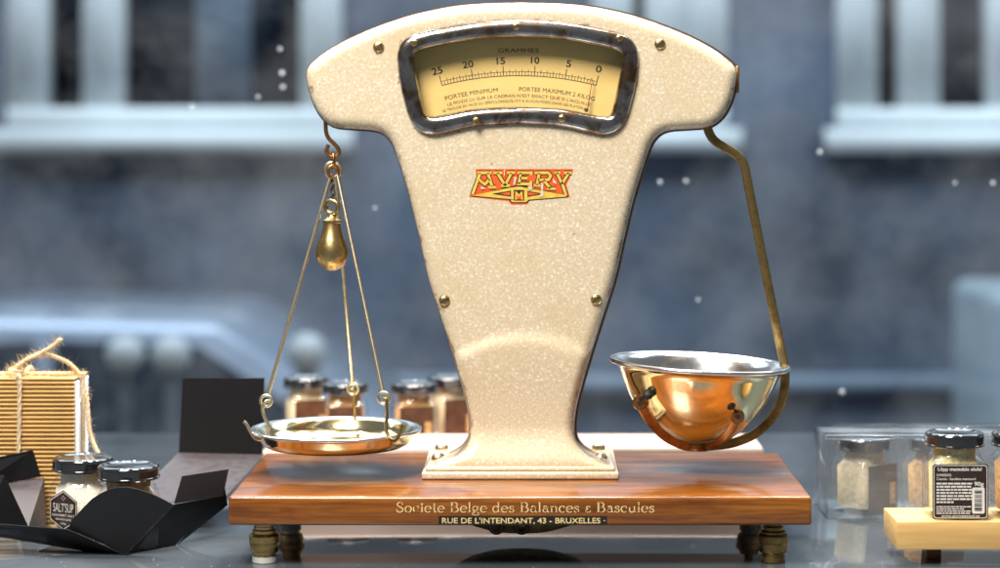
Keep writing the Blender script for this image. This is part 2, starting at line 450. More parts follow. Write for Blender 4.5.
mkbm('plinth', box_bm(-9, 9, YB - 0.08, YB - 0.002, fz(392), fz(374)), 'curtain', bld)
for wi, (a, b, mull) in enumerate(wins):
    ft = 0.2
    segs = [box_bm(a, a + ft, YB - 0.03, YB + 0.08, sill_z, top_z), box_bm(b - ft, b, YB - 0.03, YB + 0.08, sill_z, top_z)]
    win = mkbm('window', box_bm(a + ft, b - ft, YB + 0.11, YB + 0.13, sill_z, top_z), 'dark_pane', bld)
    for s in segs: mkbm('jamb', s, 'frame_white', win)
    for mx in mull: mkbm('mullion', box_bm(mx - 0.1, mx + 0.1, YB - 0.028, YB + 0.085, sill_z + 0.0005, top_z), 'frame_white', win)
    mkbm('curtain', box_bm(a + (b - a) * 0.55, a + (b - a) * 0.72, YB + 0.102, YB + 0.108, sill_z, top_z), 'curtain', win)
    mkbm('bottom_rail', box_bm(a, b, YB - 0.034, YB - 0.004, sill_z - 0.075, sill_z + 0.02), 'frame_white', win)
    mkbm('window_sill', box_bm(a - 0.06, b + 0.06, YB - 0.13, YB - 0.003, fz(152), sill_z - 0.08), 'frame_white', bld)

# parked cars seen through the window
def car(name, label, cx, cy, mat, L=4.0, W=1.65, roof=1.46):
    t = thing(name, label, 'car', (cx, cy, GZ))
    def loft(prof, inset, yw):
        V = []; n = len(prof)
        for side in (-1, 1):
            for (x, z) in prof:
                V.append((cx + x, cy + side * yw(z), GZ + z))
        F = [tuple(range(n)), tuple(range(2 * n - 1, n - 1, -1))] + [(i, (i + 1) % n, n + (i + 1) % n, n + i) for i in range(n)]
        bm = bmesh.new(); vs = [bm.verts.new(v) for v in V]
        for f in F: bm.faces.new([vs[i] for i in f])
        bmesh.ops.recalc_face_normals(bm, faces=bm.faces)
        bmesh.ops.bevel(bm, geom=bm.edges[:], offset=0.04, segments=2, profile=0.5, affect='EDGES', clamp_overlap=True)
        return bm
    body = [(-2.0, 0.35), (-2.02, 0.6), (-1.9, 0.86), (-0.9, 0.93), (1.05, 0.95), (1.85, 0.80), (2.0, 0.6), (1.98, 0.32)]
    mkbm('body', loft(body, 0, lambda z: W / 2), mat, t)
    k = roof - 1.46
    green = [(-1.75, 0.9), (-1.15, 1.38 + k), (-0.5, 1.46 + k), (0.35, 1.44 + k), (1.15, 0.92)]
    gh = mkbm('cabin', loft(green, 0, lambda z: W / 2 - 0.04 - 0.30 * max(0, z - 0.9)), mat, t)
    for s in (-1, 1):
        for xs in (((-1.42, 0.98), (-1.02, 1.32 + k), (-0.25, 1.38 + k), (-0.25, 0.98)), ((-0.18, 0.98), (-0.18, 1.38 + k), (0.3, 1.36 + k), (0.92, 0.98))):
            pts = [(cx + x, cy + s * (W / 2 - 0.036 - 0.30 * max(0, z - 0.9)), GZ + z) for x, z in xs]
            poly_slab('side_window', pts, 0.02, 'car_glass', gh)
    for s in (-1, 1):
        for x in (-1.25, 1.25):
            c = Vector((cx + x, cy + s * (W / 2 - 0.08), GZ + 0.31)); ax = Matrix(((1, 0, 0), (0, 0, -1), (0, 1, 0)))
            wl = lathe('wheel', [(0.2, -0.1), (0.29, -0.1), (0.31, -0.06), (0.31, 0.06), (0.29, 0.1), (0.2, 0.1)], c, 'black_rubber', t, 24, ax)
            lathe('rim', [(0.05, -0.105), (0.19, -0.104), (0.19, 0.104), (0.05, 0.105)], c, 'bright_edge', wl, 24, ax)
        lathe('headlight', [(0.09, -0.02), (0.085, 0.01), (0, 0.03)], (cx + 1.97, cy + s * 0.55, GZ + 0.66), 'car_lamp', t, 16, Matrix(((0, 0, 1), (0, 1, 0), (-1, 0, 0))))
    return t
car('parked_car', 'silver blue car parked across the street, seen blurred through the window', -1.42, 6.1, 'car_silver')
van = thing('parked_van', 'pale blue van parked across the street, seen blurred through the window', 'van', (3.0, 6.2, GZ))
vx0 = P(950, 0, 7.1).x
mkbm('body', box_bm(vx0, vx0 + 4.2, 5.4, 7.1, GZ + 0.3, P(0, 312, 5.4).z, 0.06, 3), 'van_paint', van)
mkbm('side_window', box_bm(vx0 + 3.2, vx0 + 3.9, 5.385, 5.399, GZ + 0.85, GZ + 1.12, 0.004), 'car_glass', van)
for x in (vx0 + 0.7, vx0 + 3.4):
    for y in (5.5, 7.0):
        wl = lathe('wheel', [(0.2, -0.1), (0.31, -0.1), (0.34, -0.06), (0.34, 0.06), (0.31, 0.1), (0.2, 0.1)], (x, y, GZ + 0.34), 'black_rubber', van, 24, Matrix(((1, 0, 0), (0, 0, -1), (0, 1, 0))))
        lathe('rim', [(0.05, -0.105), (0.19, -0.104), (0.19, 0.104), (0.05, 0.105)], (x, y, GZ + 0.34), 'bright_edge', wl, 24, Matrix(((1, 0, 0), (0, 0, -1), (0, 1, 0))))

for px, py, Y, lb in ((125, 355, 5.0, 'made-up bollard, its pale globe standing in for a bokeh disc of light, beside its twin near the gift box'), (171, 355, 5.0, 'made-up bollard, its pale globe standing in for a bokeh disc of light, just above the black card lid'), (307, 353, 5.0, 'made-up bollard, its pale globe standing in for a bokeh disc of light, behind the pan wires')):  # made-up bollards, added so their pale globes give the bokeh discs of light
    gp = P(px, py, Y); bo = thing('bokeh_bollard', lb, 'bollard', (gp.x, gp.y, GZ), 'made-up bollards standing in for bokeh discs')
    lathe('post', [(.07, GZ), (.07, GZ + .03), (.03, GZ + .06), (.024, gp.z - .07), (.035, gp.z - .06), (.035, gp.z - .05)], (gp.x, gp.y, 0), 'post_grey', bo, 16)
    lathe('globe', [(.0001, -.062)] + [(.062 * math.sin(R(q)), -.062 * math.cos(R(q))) for q in range(15, 180, 15)] + [(.0001, .062)], gp, 'globe_white', bo, 20)

# shop window with dried specks on it
YW = 0.80
win = thing('shop_window', 'large clear shop window pane behind the display, spotted with dried drops', 'window', (0, YW, -0.6))
mkbm('pane', box_bm(-2.2, 2.2, YW, YW + 0.006, -0.6, 2.4), 'window_glass', win)
for (px, py, r) in ((280, 49, 3), (282, 73, 4), (283, 87, 3), (192, 106, 3.5), (258, 97, 2.6), (820, 152, 3.4), (955, 183, 3), (993, 183, 3), (698, 300, 3), (660, 182, 3), (686, 181, 3.4), (375, 208, 2.6), (842, 392, 4)):
    c = P(px, py, YW); rr = r * 0.00080 * random.uniform(.8, 1.15)
    lathe('dried_drop', [(rr, 0), (rr * 0.8, rr * 0.2), (0, rr * 0.3)], c - Vector((0, 0.0004, 0)), 'speck', win, 12, Matrix(((1, 0, 0), (0, 0, -1), (0, 1, 0))))

# ================================================================== THE SCALE
CX = 521.5
bx0, bx1 = P(228, 0, 0).x, P(812, 0, 0).x
BT, BB, BD = 0.052, 0.031, 0.208
scale = thing('weighing_scale', 'vintage cream enamel counter scale with fan dial on varnished wooden base', 'scale', ((bx0 + bx1) / 2, BD / 2, 0))
base = mkbm('wooden_base', box_bm(bx0, bx1, 0, BD, BB, BT, 0.0024, 3), 'mahogany', scale)

# -- lettering on the front edge of the wooden base
def arc(cx, cy, rx, ry, a0, a1, n=14): return [(cx + rx * math.cos(R(a0 + (a1 - a0) * k / n)), cy + ry * math.sin(R(a0 + (a1 - a0) * k / n))) for k in range(n + 1)]
T, t_ = 0.15, 0.07
def st(*a): return a
def mod(pts, lo, hi):     # thick on the sides, thin on top and bottom of a bowl
    out = []
    for i in range(len(pts)):
        a = Vector(pts[min(i + 1, len(pts) - 1)]) - Vector(pts[max(i - 1, 0)])
        out.append(lo + (hi - lo) * abs(a.y) / max(1e-6, a.length))
    return (pts, out)
GL = {
 'S': (0.62, [mod([(.50, .72), (.47, .88), (.34, .98), (.18, .94), (.09, .80), (.14, .64), (.30, .53), (.46, .42), (.54, .27), (.47, .10), (.31, .01), (.15, .05), (.06, .17), (.05, .29)], .09, .14), ([(.50, .70), (.50, .95)], .05), ([(.05, .05), (.05, .30)], .05)]),
 'o': (0.62, [mod(arc(.29, .31, .23, .30, 0, 360, 20), .06, .15)]),
 'c': (0.54, [mod(arc(.29, .31, .23, .30, 50, 310, 16), .06, .15), ([(.42, .50), (.46, .44)], .13)]),
 'e': (0.57, [mod(arc(.29, .31, .23, .30, 0, 315, 18), .06, .14), ([(.08, .33), (.51, .33)], .06)]),
 'i': (0.32, [([(.16, 0), (.16, .60)], T), ([(.05, .02), (.27, .02)], .05), ([(.05, .58), (.16, .58)], .05), (arc(.16, .80, .05, .05, 0, 360, 8), .1)]),
 't': (0.40, [([(.18, .88), (.18, .15), (.24, .04), (.36, .06)], .13), ([(.04, .58), (.36, .58)], .06)]),
 'B': (0.74, [([(.16, .02), (.16, .98)], .16), ([(.04, .97), (.36, .97)], .05), ([(.04, .03), (.38, .03)], .05), mod(arc(.34, .74, .22, .23, 90, -90), .05, .14), mod(arc(.36, .27, .27, .25, 90, -90), .05, .15), ([(.16, .51), (.36, .51)], .05)]),
 'l': (0.32, [([(.16, 0), (.16, 1.0)], T), ([(.04, .02), (.28, .02)], .05), ([(.05, .98), (.16, .98)], .05)]),
 'g': (0.60, [mod(arc(.27, .38, .18, .22, 0, 360, 18), .06, .13), ([(.40, .54), (.54, .58)], .08), ([(.18, .18), (.12, .10), (.22, .05), (.46, .02)], .07), mod(arc(.30, -.14, .24, .14, 0, 360, 18), .06, .09)]),
 'd': (0.64, [mod(arc(.26, .31, .20, .30, 35, 325, 16), .06, .14), ([(.46, 0), (.46, 1.0)], .14), ([(.34, .98), (.46, .98)], .05), ([(.46, .02), (.60, .02)], .05)]),
 's': (0.48, [mod([(.38, .42), (.34, .57), (.22, .61), (.10, .54), (.10, .42), (.24, .33), (.38, .25), (.40, .11), (.28, .01), (.13, .03), (.06, .18)], .07, .11), ([(.385, .40), (.385, .60)], .04), ([(.055, .02), (.055, .20)], .04)]),
 'a': (0.58, [([(.12, .48), (.18, .59), (.32, .60), (.41, .50), (.41, .08), (.54, .02)], .12), mod(arc(.25, .19, .17, .17, 60, 330, 12), .06, .12)]),
 'n': (0.66, [([(.15, 0), (.15, .60)], .13), ([(.15, .46), (.28, .59), (.42, .58), (.50, .46), (.50, 0)], .12), ([(.04, .02), (.26, .02)], .05), ([(.40, .02), (.62, .02)], .05), ([(.04, .58), (.15, .58)], .05)]),
 'u': (0.66, [([(.14, .60), (.14, .16), (.24, .03), (.38, .04), (.50, .16)], .12), ([(.50, 0), (.50, .60)], .13), ([(.03, .58), (.14, .58)], .05), ([(.39, .58), (.50, .58)], .05), ([(.50, .02), (.62, .02)], .05)]),
 '&': (0.50, [mod([(.42, .50), (.30, .60), (.15, .55), (.14, .42), (.28, .35)], .07, .11), mod([(.28, .35), (.10, .26), (.08, .10), (.24, 0), (.40, .05), (.45, .18)], .07, .11)]),
 ' ': (0.36, []),
}
def serif_line(s, x0, x1, ybase, cap, Y, dx=0, dy=0, ragged=0.0):
    adv = sum(GL[c][0] for c in s); k = (x1 - x0) / adv; geos = []; x = 0; rnd = random.Random(3)
    for c in s:
        wd, strokes = GL[c]
        for pts, wdt in strokes:
            v, f = stroke2d([(p[0] * k, p[1] * cap) for p in pts], [q * cap * .85 for q in wdt] if isinstance(wdt, list) else wdt * cap * .85)
            geos.append(([P(x0 + x * k + q.x + dx, ybase - q.y + dy, Y) for q in v], f))
        x += wd
    return merge(geos)
TXT = 'Societe Belge des Balances & Bascules'
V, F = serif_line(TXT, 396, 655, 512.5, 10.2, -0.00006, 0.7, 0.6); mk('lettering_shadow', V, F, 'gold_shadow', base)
V, F = serif_line(TXT, 396, 655, 512.5, 10.2, -0.00014); mk('lettering', V, F, 'gold_worn', base)
mk('address_strip', [P(438.5, 516.2, -0.0001), P(607, 516.2, -0.0001), P(607, 525, -0.0001), P(438.5, 525, -0.0001)], [(0, 1, 2, 3)], 'black_strip', base)
g = text_geo("RUE DE L'INTENDANT, 43 - BRUXELLES ·", 442, 605, 5.6, lambda u, v: P(u, 523.4 - v, -0.0002), 0.012)
mk('address_lettering', *g, 'gold_leaf', base)

# -- brass levelling feet
def foot(px, Y, stem):
    c = Vector((P(px, 0, Y).x, Y, 0)); k = S0 * (D0 + Y) / D0
    ring = [(0.0072, BB), (0.0074, .0265), (0.0078, .0262), (0.0078, .0245), (.0066, .0242), (.0088, .0236), (.0088, .0215)]
    if stem: ring = [(0.0036, BB), (0.0036, .0262), (.0074, .0258), (.0076, .0236), (.0066, .0232), (.009, .0226), (.009, .021)]
    prof = ring + [(.0104, .0205), (.0112, .0195), (.0112, .0150), (.0105, .0145), (.0108, .0138), (.0106, .0105), (.0098, .0075), (.0085, .0065), (.0078, .0062), (.0078, .0045)]
    f = lathe('levelling_foot', prof, c, 'old_brass' if stem else 'brass', scale, 32)
    lathe('foot_pad', [(.0088, .0044), (.009, .0035), (.009, .0004), (.0085, 0)], c, 'white_pad' if not stem else 'old_brass', f, 32)
xr = P(773, 0, 0.025).x; xl = P(264.5, 0, 0.025).x
foot(264.5, 0.025, False); foot(773, 0.025, True)
for xx in (xl, xr):
    px = VX + xx / (S0 * (D0 + 0.182) / D0); foot(px, 0.182, xx > 0)

# -- cast plate under the base
uc = Vector((P(CX, 0, 0.104).x, 0.104, 0))
up = lathe('under_plate', [(0.058, BB), (0.058, .030), (0.0545, .0262), (.049, .0205), (.041, .0150), (.031, .0115), (.018, .0098), (0, .0094)], uc, 'cast_brass', scale, 48)
for dx in (-0.0185, 0.0005):
    c = Vector((uc.x + dx, 0.0555, 0.0200)); tube('lug', [c + Vector((0.0045 * math.cos(a), 0, 0.0045 * math.sin(a))) for a in np.linspace(0, 2 * math.pi, 14, endpoint=False)], 0.0018, 'dark_iron', up, 8, True)

# -- casing front: outline in photo pixels, right half, about CX
half = [(0, 2.5), (34, 3.4), (66, 6), (95, 11.5), (118, 17.5), (144, 26.5), (168, 36.5), (190, 48), (206, 59.5), (213, 67), (214.8, 76), (212.5, 90), (207, 106), (199, 118.5), (187, 126.5), (168, 128.6), (149, 130), (138, 134), (130, 143), (124, 158), (112, 197), (102, 238), (92.5, 280), (78.5, 324), (67, 361), (56.5, 398), (52.8, 418), (52.4, 430), (54, 440), (58.5, 448), (66, 454.5), (77, 460), (88, 464.5), (93, 468), (94, 472)]
right = [(p.x, p.y) for p in catmull([(a, b) for a, b in half], 10)]
def resample(pts, step):
    pts = np.array(pts); d = np.r_[0, np.cumsum(np.hypot(*np.diff(pts, axis=0).T))]
    n = max(2, int(round(d[-1] / step))); q = np.linspace(0, d[-1], n + 1)
    return np.c_[np.interp(q, d, pts[:, 0]), np.interp(q, d, pts[:, 1])]
rr_ = resample(right, 2.5)
bot = np.c_[np.linspace(94, -94, 48)[1:-1], np.full(46, 472.0)]
outline = np.vstack([rr_, bot, (rr_ * [-1, 1])[::-1][:-1]]) + [CX, 0]
def inset(o, d):
    t = np.roll(o, -1, 0) - np.roll(o, 1, 0); t /= np.linalg.norm(t, axis=1)[:, None]
    return o + np.c_[-t[:, 1], t[:, 0]] * d          # outline runs clockwise on screen -> inwards
def inside(poly, q):
    x, y = q[:, 0], q[:, 1]; res = np.zeros(len(q), bool); n = len(poly)
    for i in range(n):
        x1, y1 = poly[i]; x2, y2 = poly[(i + 1) % n]
        c = (y1 > y) != (y2 > y)
        if not c.any(): continue
        res ^= c & (x < (x2 - x1) * (y - y1) / (y2 - y1 + 1e-12) + x1)
    return res
def dist_to(poly, q):
    a = poly; b = np.roll(poly, -1, 0); best = np.full(len(q), 1e9)
    for p1, p2 in zip(a, b):
        d = p2 - p1; t = np.clip(((q - p1) @ d) / (d @ d + 1e-12), 0, 1)
        best = np.minimum(best, np.hypot(*(q - p1 - t[:, None] * d).T))
    return best
YF = 0.090
sm = lambda x: np.clip(x, 0, 1) ** 2 * (3 - 2 * np.clip(x, 0, 1))
def face_depth(q, d):
    """depth of the enamel front: rounded rim, spring-housing bulge in the stem, flared toe"""
    Rr = 11.0; k = np.clip(d, 0, Rr)
    off = (Rr - np.sqrt(np.maximum(0, Rr * Rr - (Rr - k) ** 2))) * 0.00070
    x, y = q[:, 0], q[:, 1]
    arc_y = 330 + (x - 524) ** 2 * 0.0043
    b = sm((y - arc_y) / 14) * 0.0027 * (1 - 0.5 * sm((y - 352) / 60))
    b = b * sm((d + 3) / 11)
    fl = sm((y - 425) / 50) * 0.0105
    return YF + off - b - fl
bez_out = [(0, 18.5), (42, 21.5), (86, 29), (106, 34.5), (117, 43), (121, 57), (119, 80), (113, 106), (107, 122), (98, 132), (86, 135.3), (72, 133), (42, 126.5), (0, 123.5)]
bez_in = [(0, 37), (42, 39.5), (82, 46.5), (99, 51), (103.6, 56), (103, 66), (99, 88), (94, 111), (91, 115.5), (85, 116.3), (72, 114), (42, 108.5), (0, 106.5)]
BX = 518
def loop(h, n=90):
    c = [(p.x, p.y) for p in catmull([(a, b) for a, b in h], 8)]
    c = np.array(c); d = np.r_[0, np.cumsum(np.hypot(*np.diff(c, axis=0).T))]; q = np.linspace(0, d[-1], n + 1)
    r = np.c_[np.interp(q, d, c[:, 0]), np.interp(q, d, c[:, 1])]
    return np.vstack([r, (r * [-1, 1])[::-1][1:-1]]) + [BX, 0]
LO, LI = loop(bez_out), loop(bez_in)
def bl(t): return LO + (LI - LO) * t
hole = bl(0.35)
def casing_front():
    ins = [0, 0.35, 1.0, 2.0, 3.4, 5.2, 7.4, 10.0, 13]
    pts = [inset(outline, d) for d in ins]
    cloud = [outline]; edges = [(i, (i + 1) % len(outline)) for i in range(len(outline))]
    nb = len(outline)
    cloud.append(hole); edges += [(nb + i, nb + (i + 1) % len(hole)) for i in range(len(hole))]
    extra = []
    for d, pp in zip(ins[1:], pts[1:]):
        m = (dist_to(outline, pp) > d * 0.93); extra.append(pp[m])
    gx, gy = np.meshgrid(np.arange(300, 745, 4.5), np.arange(2, 472, 4.5)); gq = np.c_[gx.ravel(), gy.ravel()]
    gq = gq[inside(outline, gq)]; gq = gq[dist_to(outline, gq) > 15]; extra.append(gq)
    ex = np.vstack(extra); ex = ex[~inside(hole, ex)]; ex = ex[dist_to(hole, ex) > 1.2]
    cloud.append(ex); cl = np.vstack(cloud)
    vs, es, fs, *_ = delaunay_2d_cdt([Vector(p) for p in cl], edges, [], 0, 1e-4)
    v = np.array([(p.x, p.y) for p in vs]); f = np.array(fs)
    cen = v[f].mean(1); keep = inside(outline, cen) & ~inside(hole, cen); f = f[keep]
    dep = face_depth(v, dist_to(outline, v))
    V = [P(a, b, y) for (a, b), y in zip(v, dep)]; F = [tuple(int(i) for i in q) for q in f]
    # side wall going back from the rim
    n0 = len(V); od = face_depth(outline, np.zeros(len(outline))); n = len(outline)
    for (a, b), y in zip(outline, od): V.append(P(a, b, y))
    for (a, b), y in zip(outline, od): p = P(a, b, y); V.append(Vector((p.x, YF + 0.024, p.z)))
    F += [(n0 + i, n0 + (i + 1) % n, n0 + n + (i + 1) % n, n0 + n + i) for i in range(n)]
    bm = bmesh.new(); vv = [bm.verts.new(p) for p in V]
    for q in F: bm.faces.new([vv[i] for i in q])
    bmesh.ops.remove_doubles(bm, verts=bm.verts, dist=2e-5)
    return mkbm('casing', bm, 'cream', scale, sharp=50)
casing = casing_front()
vw = [casing.data.vertices[i].co + ORG[casing] for i in range(len(casing.data.vertices))]
pp_ = np.array([(VX + p.x / (S0 * (D0 + p.y) / D0), HZ + (ZC - p.z) / (S0 * (D0 + p.y) / D0)) for p in vw])
wd_ = np.clip(1 - dist_to(outline, pp_) / 7, 0, 1) * (0.72 + 0.5 * ((pp_[:, 0] < CX) & (pp_[:, 1] > 330) & (pp_[:, 1] < 452)))
wh_ = np.clip(1 - dist_to(LO, pp_) / 5, 0, 1) * 0.75
att = casing.data.attributes.new('wear', 'FLOAT', 'POINT'); att.data.foreach_set('value', np.maximum(wd_, wh_).astype(np.float32))
def ring_wall(name, o2, y0, y1, mat, parent, cap=True):
    a = [P(x, y, y0) for x, y in o2]; n = len(a)
    V = [Vector((p.x, y0, p.z)) for p in a] + [Vector((p.x, y1, p.z)) for p in a]
    F = [(i, (i + 1) % n, n + (i + 1) % n, n + i) for i in range(n)] + [tuple(range(n)), tuple(range(2 * n - 1, n - 1, -1))]
    return mk(name, V, F, mat, parent, sharp=50)
ring_wall('casing_lip', inset(outline, -0.5) + [0.3, 0], YF + 0.0244, YF + 0.0270, 'bright_edge', scale)
ring_wall('gap_shade_strip', inset(outline, -1.0) + [0.9, 0.3], YF + 0.0272, YF + 0.0345, 'black_rubber', scale)  # black strip standing in for the shade in the gap between casing halves
ring_wall('back_casing', inset(outline, -1.7) + [1.3, 0.3], YF + 0.0347, YF + 0.062, 'copper_brown', scale)

# -- flange of the casing on the base
fxl, fxr = P(421.5, 0, 0.073).x, P(619, 0, 0.073).x
mkbm('flange', box_bm(fxl, fxr, 0.0725, 0.192, BT, BT + 0.0058, 0.0016, 3), 'cream', scale)
mkbm('flange_step', box_bm(fxl + 0.0028, fxr - 0.0028, 0.0755, 0.189, BT + 0.006, BT + 0.0092, 0.0014, 3), 'cream', scale)
for px in (438.5, 600.5):
    for Y in (0.113, 0.166):
        X = P(px, 0, 0.113).x
        lathe('flange_bolt', [(.0054, 0), (.0054, .0012), (.0050, .0028), (.0036, .0046), (.0018, .0054), (0, .0056)], (X, Y, BT + 0.0092), 'pale_brass', scale, 20)

# -- bezel, dial, glass
prof = [(0.0, 0.0012), (0.03, -0.0020), (0.08, -0.0034), (0.20, -0.0044), (0.35, -0.0050), (0.5, -0.0052), (0.65, -0.0050), (0.80, -0.0044), (0.90, -0.0034), (0.97, -0.0014), (1.0, 0.0010), (0.995, 0.0143)]
V = []; n = len(LO)
for t, y in prof: V += [P(a, b, YF + y) for a, b in bl(t)]
F = [(j * n + i, j * n + (i + 1) % n, (j + 1) * n + (i + 1) % n, (j + 1) * n + i) for j in range(len(prof) - 1) for i in range(n)]
bezel = mk('dial_bezel', V, F, 'chrome', scale, sharp=60)
for px, py in ((414, 42.5), (516, 26), (619.5, 38), (476, 120.8), (561.8, 118.3)):
    slotted_screw('bezel_screw', P(px, py, YF - 0.0056), 0.0029, bezel, 'brass', random.uniform(0, 3))
YD = YF + 0.0140
dl = bl(0.9); mid = [P(a, b, YD) for a, b in dl]
dial = mk('dial', mid + [p + Vector((0, 0.001, 0)) for p in mid], [tuple(range(n)), tuple(range(2 * n - 1, n - 1, -1))] + [(i, (i + 1) % n, n + (i + 1) % n, n + i) for i in range(n)], 'dial_card', scale)
gl_ = [P(a, b, YF + 0.0045) for a, b in bl(0.985)]
mk('dial_glass', gl_, [tuple(range(n))], 'clear_glass', scale)
YP = YD - 0.00012
DCX, DCY = 519.0, 384.0
def on_arc(r, x_mid):
    a0 = math.asin((x_mid - DCX) / r)
    def f(u, v):
        a = a0 + (u - x_mid) / r
        return P(DCX + (r + v) * math.sin(a), DCY - (r + v) * math.cos(a), YP)
    return f
geos = [text_geo('GRAMMES', 498, 539, 4.3, lambda u, v: P(u, 52.3 - v, YP))]
for s, x, y, h, wd in (('25', 438, 74, 7.2, 11), ('20', 468.5, 67.5, 7, 11), ('15', 501, 64, 7, 8.5), ('10', 535, 63.5, 7, 8.5), ('5', 568.3, 66.8, 7, 5), ('0', 598, 72, 7, 6)):
    a = (x - DCX) / 309
    geos.append(text_geo(s, -wd / 2, wd / 2, h, lambda u, v, a=a, x=x, y=y: P(x + u * math.cos(a) + v * math.sin(a), y + u * math.sin(a) - v * math.cos(a), YP), 0.018))
geos.append(text_geo('PORTEE MINIMUM', 445, 498, 4.4, on_arc(293, 471.5)))
geos.append(text_geo('PORTEE MAXIMUM 2 KILOG', 519, 595, 4.4, on_arc(293, 557)))
geos.append(text_geo("LE POIDS LU SUR LE CADRAN N'EST EXACT QUE SI L'AIGUILLE", 447, 591, 3.2, on_arc(287, 519)))
geos.append(text_geo("SE TROUVE EN FACE DU ZERO LORSQU'IL N'Y A AUCUN POIDS DANS LES PLATEAUX", 442, 588, 2.8, on_arc(282, 515)))
mk('lettering', *merge(geos), 'ink', dial)
geos = []
xs = np.linspace(442, 596, 51); RB = 308.5
def pol(a, r): return P(DCX + r * math.sin(a), DCY - r * math.cos(a), YP)
for i, x in enumerate(xs):
    a = math.asin((x - DCX) / RB); h = 4.0 + (2.2 if i % 2 == 0 else 0) + (4.0 if i % 10 == 0 else 0); wq = (0.55 if i % 10 else 0.8) / RB / 2
    geos.append(([pol(a - wq, RB), pol(a + wq, RB), pol(a + wq, RB + h), pol(a - wq, RB + h)], [(0, 1, 2, 3)]))
for rb, wd in ((RB, 0.7), (RB + 4, 0.45)):
    aa = np.linspace(math.asin((442 - DCX) / RB), math.asin((596 - DCX) / RB), 60)
    geos.append(([pol(a, rb - wd / 2) for a in aa] + [pol(a, rb + wd / 2) for a in aa], [(i, i + 1, 61 + i, 60 + i) for i in range(59)]))
mk('graduation', *merge(geos), 'ink', dial)
a, b_ = P(592.6, 78, YD - 0.004), P(587.4, 110, YD - 0.004); d = Vector((0.0005, 0, 0))
ndl = poly_slab('pointer', [a - d * 0.4, a + d * 0.4, b_ + d * 1.0, b_ - d * 1.0], 0.0006, 'needle_red', scale)
lathe('pointer_tip', [(0.0001, -.0008), (.0016, -.0004), (.0016, .0004), (0.0001, .0008)], b_ + Vector((-0.0008, 0, 0)), 'ink', ndl, 10, Matrix(((1, 0, 0), (0, 0, -1), (0, 1, 0))))

# -- casing screws
for px, py, an in ((378.5, 47, 0.9), (660, 44, 0.8), (444.5, 300.5, 0.5), (596, 299.5, 0.7)):
    slotted_screw('casing_screw', P(px, py, YF + 0.0002), 0.0043, scale, 'brass', an)

# -- maker's decal on the casing
def D(x, y): return (460 + 0.12 * x, 155 + 0.12 * y)
def dec(px, py, lay): return P(px, py, YF - 0.00008 - 0.00009 * lay)
def fill(pts, lay):
    q = [D(*p) for p in pts]; return ([dec(x, y, lay) for x, y in q], [tuple(range(len(q)))])
def strokes(lst, wd, lay):
    out = []
    for s in lst:
        v, f = stroke2d([D(*p) for p in s], wd * 0.12); out.append(([dec(p.x, p.y, lay) for p in v], f))
    return out
plate = [(130, 116), (942, 116), (940, 140), (886, 248), (918, 352), (578, 382), (562, 412), (424, 414), (404, 384), (76, 348), (118, 230), (136, 180)]
letters = [[(168, 150), (104, 326)], [(148, 147), (262, 147)], [(232, 150), (268, 262)], [(158, 205), (208, 244), (246, 200)], [(238, 268), (300, 268)],
  [(280, 147), (352, 147)], [(312, 150), (376, 252)], [(428, 150), (376, 252)], [(344, 254), (416, 254)], [(394, 147), (456, 147)],
  [(505, 150), (492, 240)], [(480, 147), (594, 147), (592, 168)], [(500, 192), (562, 192)], [(478, 240), (590, 240), (592, 216)],
  [(660, 150), (640, 250)], [(624, 147), (736, 147), (756, 172), (738, 206), (652, 206)], [(696, 208), (752, 278)], [(618, 250), (668, 254)], [(726, 278), (798, 281)],
  [(786, 147), (836, 147)], [(806, 150), (852, 240)], [(906, 150), (850, 240)], [(868, 147), (932, 147)], [(850, 232), (884, 334)]]
wedge = [(98, 338), (420, 272), (490, 262), (560, 274), (892, 336), (884, 346), (572, 372), (552, 392), (434, 392), (414, 366)]
wedge_b = [(88, 345), (418, 262), (490, 251), (564, 264), (904, 338), (894, 354), (580, 380), (558, 402), (428, 402), (406, 374)]
decal = mk('maker_decal', *fill(plate, 0), 'decal_red', scale)
mk('decal_outline', *merge(strokes(letters, 40, 1) + [fill(wedge_b, 1)]), 'decal_black', decal)
mk('decal_letters', *merge(strokes(letters, 23, 3) + [fill(wedge, 2)]), 'decal_gold', decal)
mk('decal_emblem_outline', *merge([fill([(448, 290), (534, 290), (534, 378), (448, 378)], 4), fill([(268, 322), (424, 296), (424, 346)], 4), fill([(562, 298), (700, 322), (562, 348)], 4)]), 'decal_black', decal)
mk('decal_emblem', *merge([fill([(458, 300), (491, 330), (524, 300), (524, 368), (458, 368)], 5), fill([(330, 322), (416, 307), (416, 336)], 5), fill([(570, 310), (662, 322), (570, 337)], 5)]), 'decal_red', decal)
mk('decal_emblem_letter', *merge(strokes([[(466, 372), (470, 312), (491, 340), (512, 312), (518, 372)]], 13, 6)), 'decal_gold', decal)
mk('decal_chip', *merge([fill(p, 7) for p in ([(452, 182), (472, 178), (470, 205), (458, 250), (442, 248)], [(566, 258), (600, 250), (604, 286), (574, 292)], [(676, 228), (696, 232), (692, 290), (700, 340), (664, 352), (676, 300)], [(774, 190), (800, 226), (802, 246), (776, 226)], [(176, 258), (216, 280), (172, 286)], [(410, 352), (440, 350), (444, 366), (412, 366)], [(366, 118), (376, 118), (372, 176), (366, 176)])]), 'cream', decal)

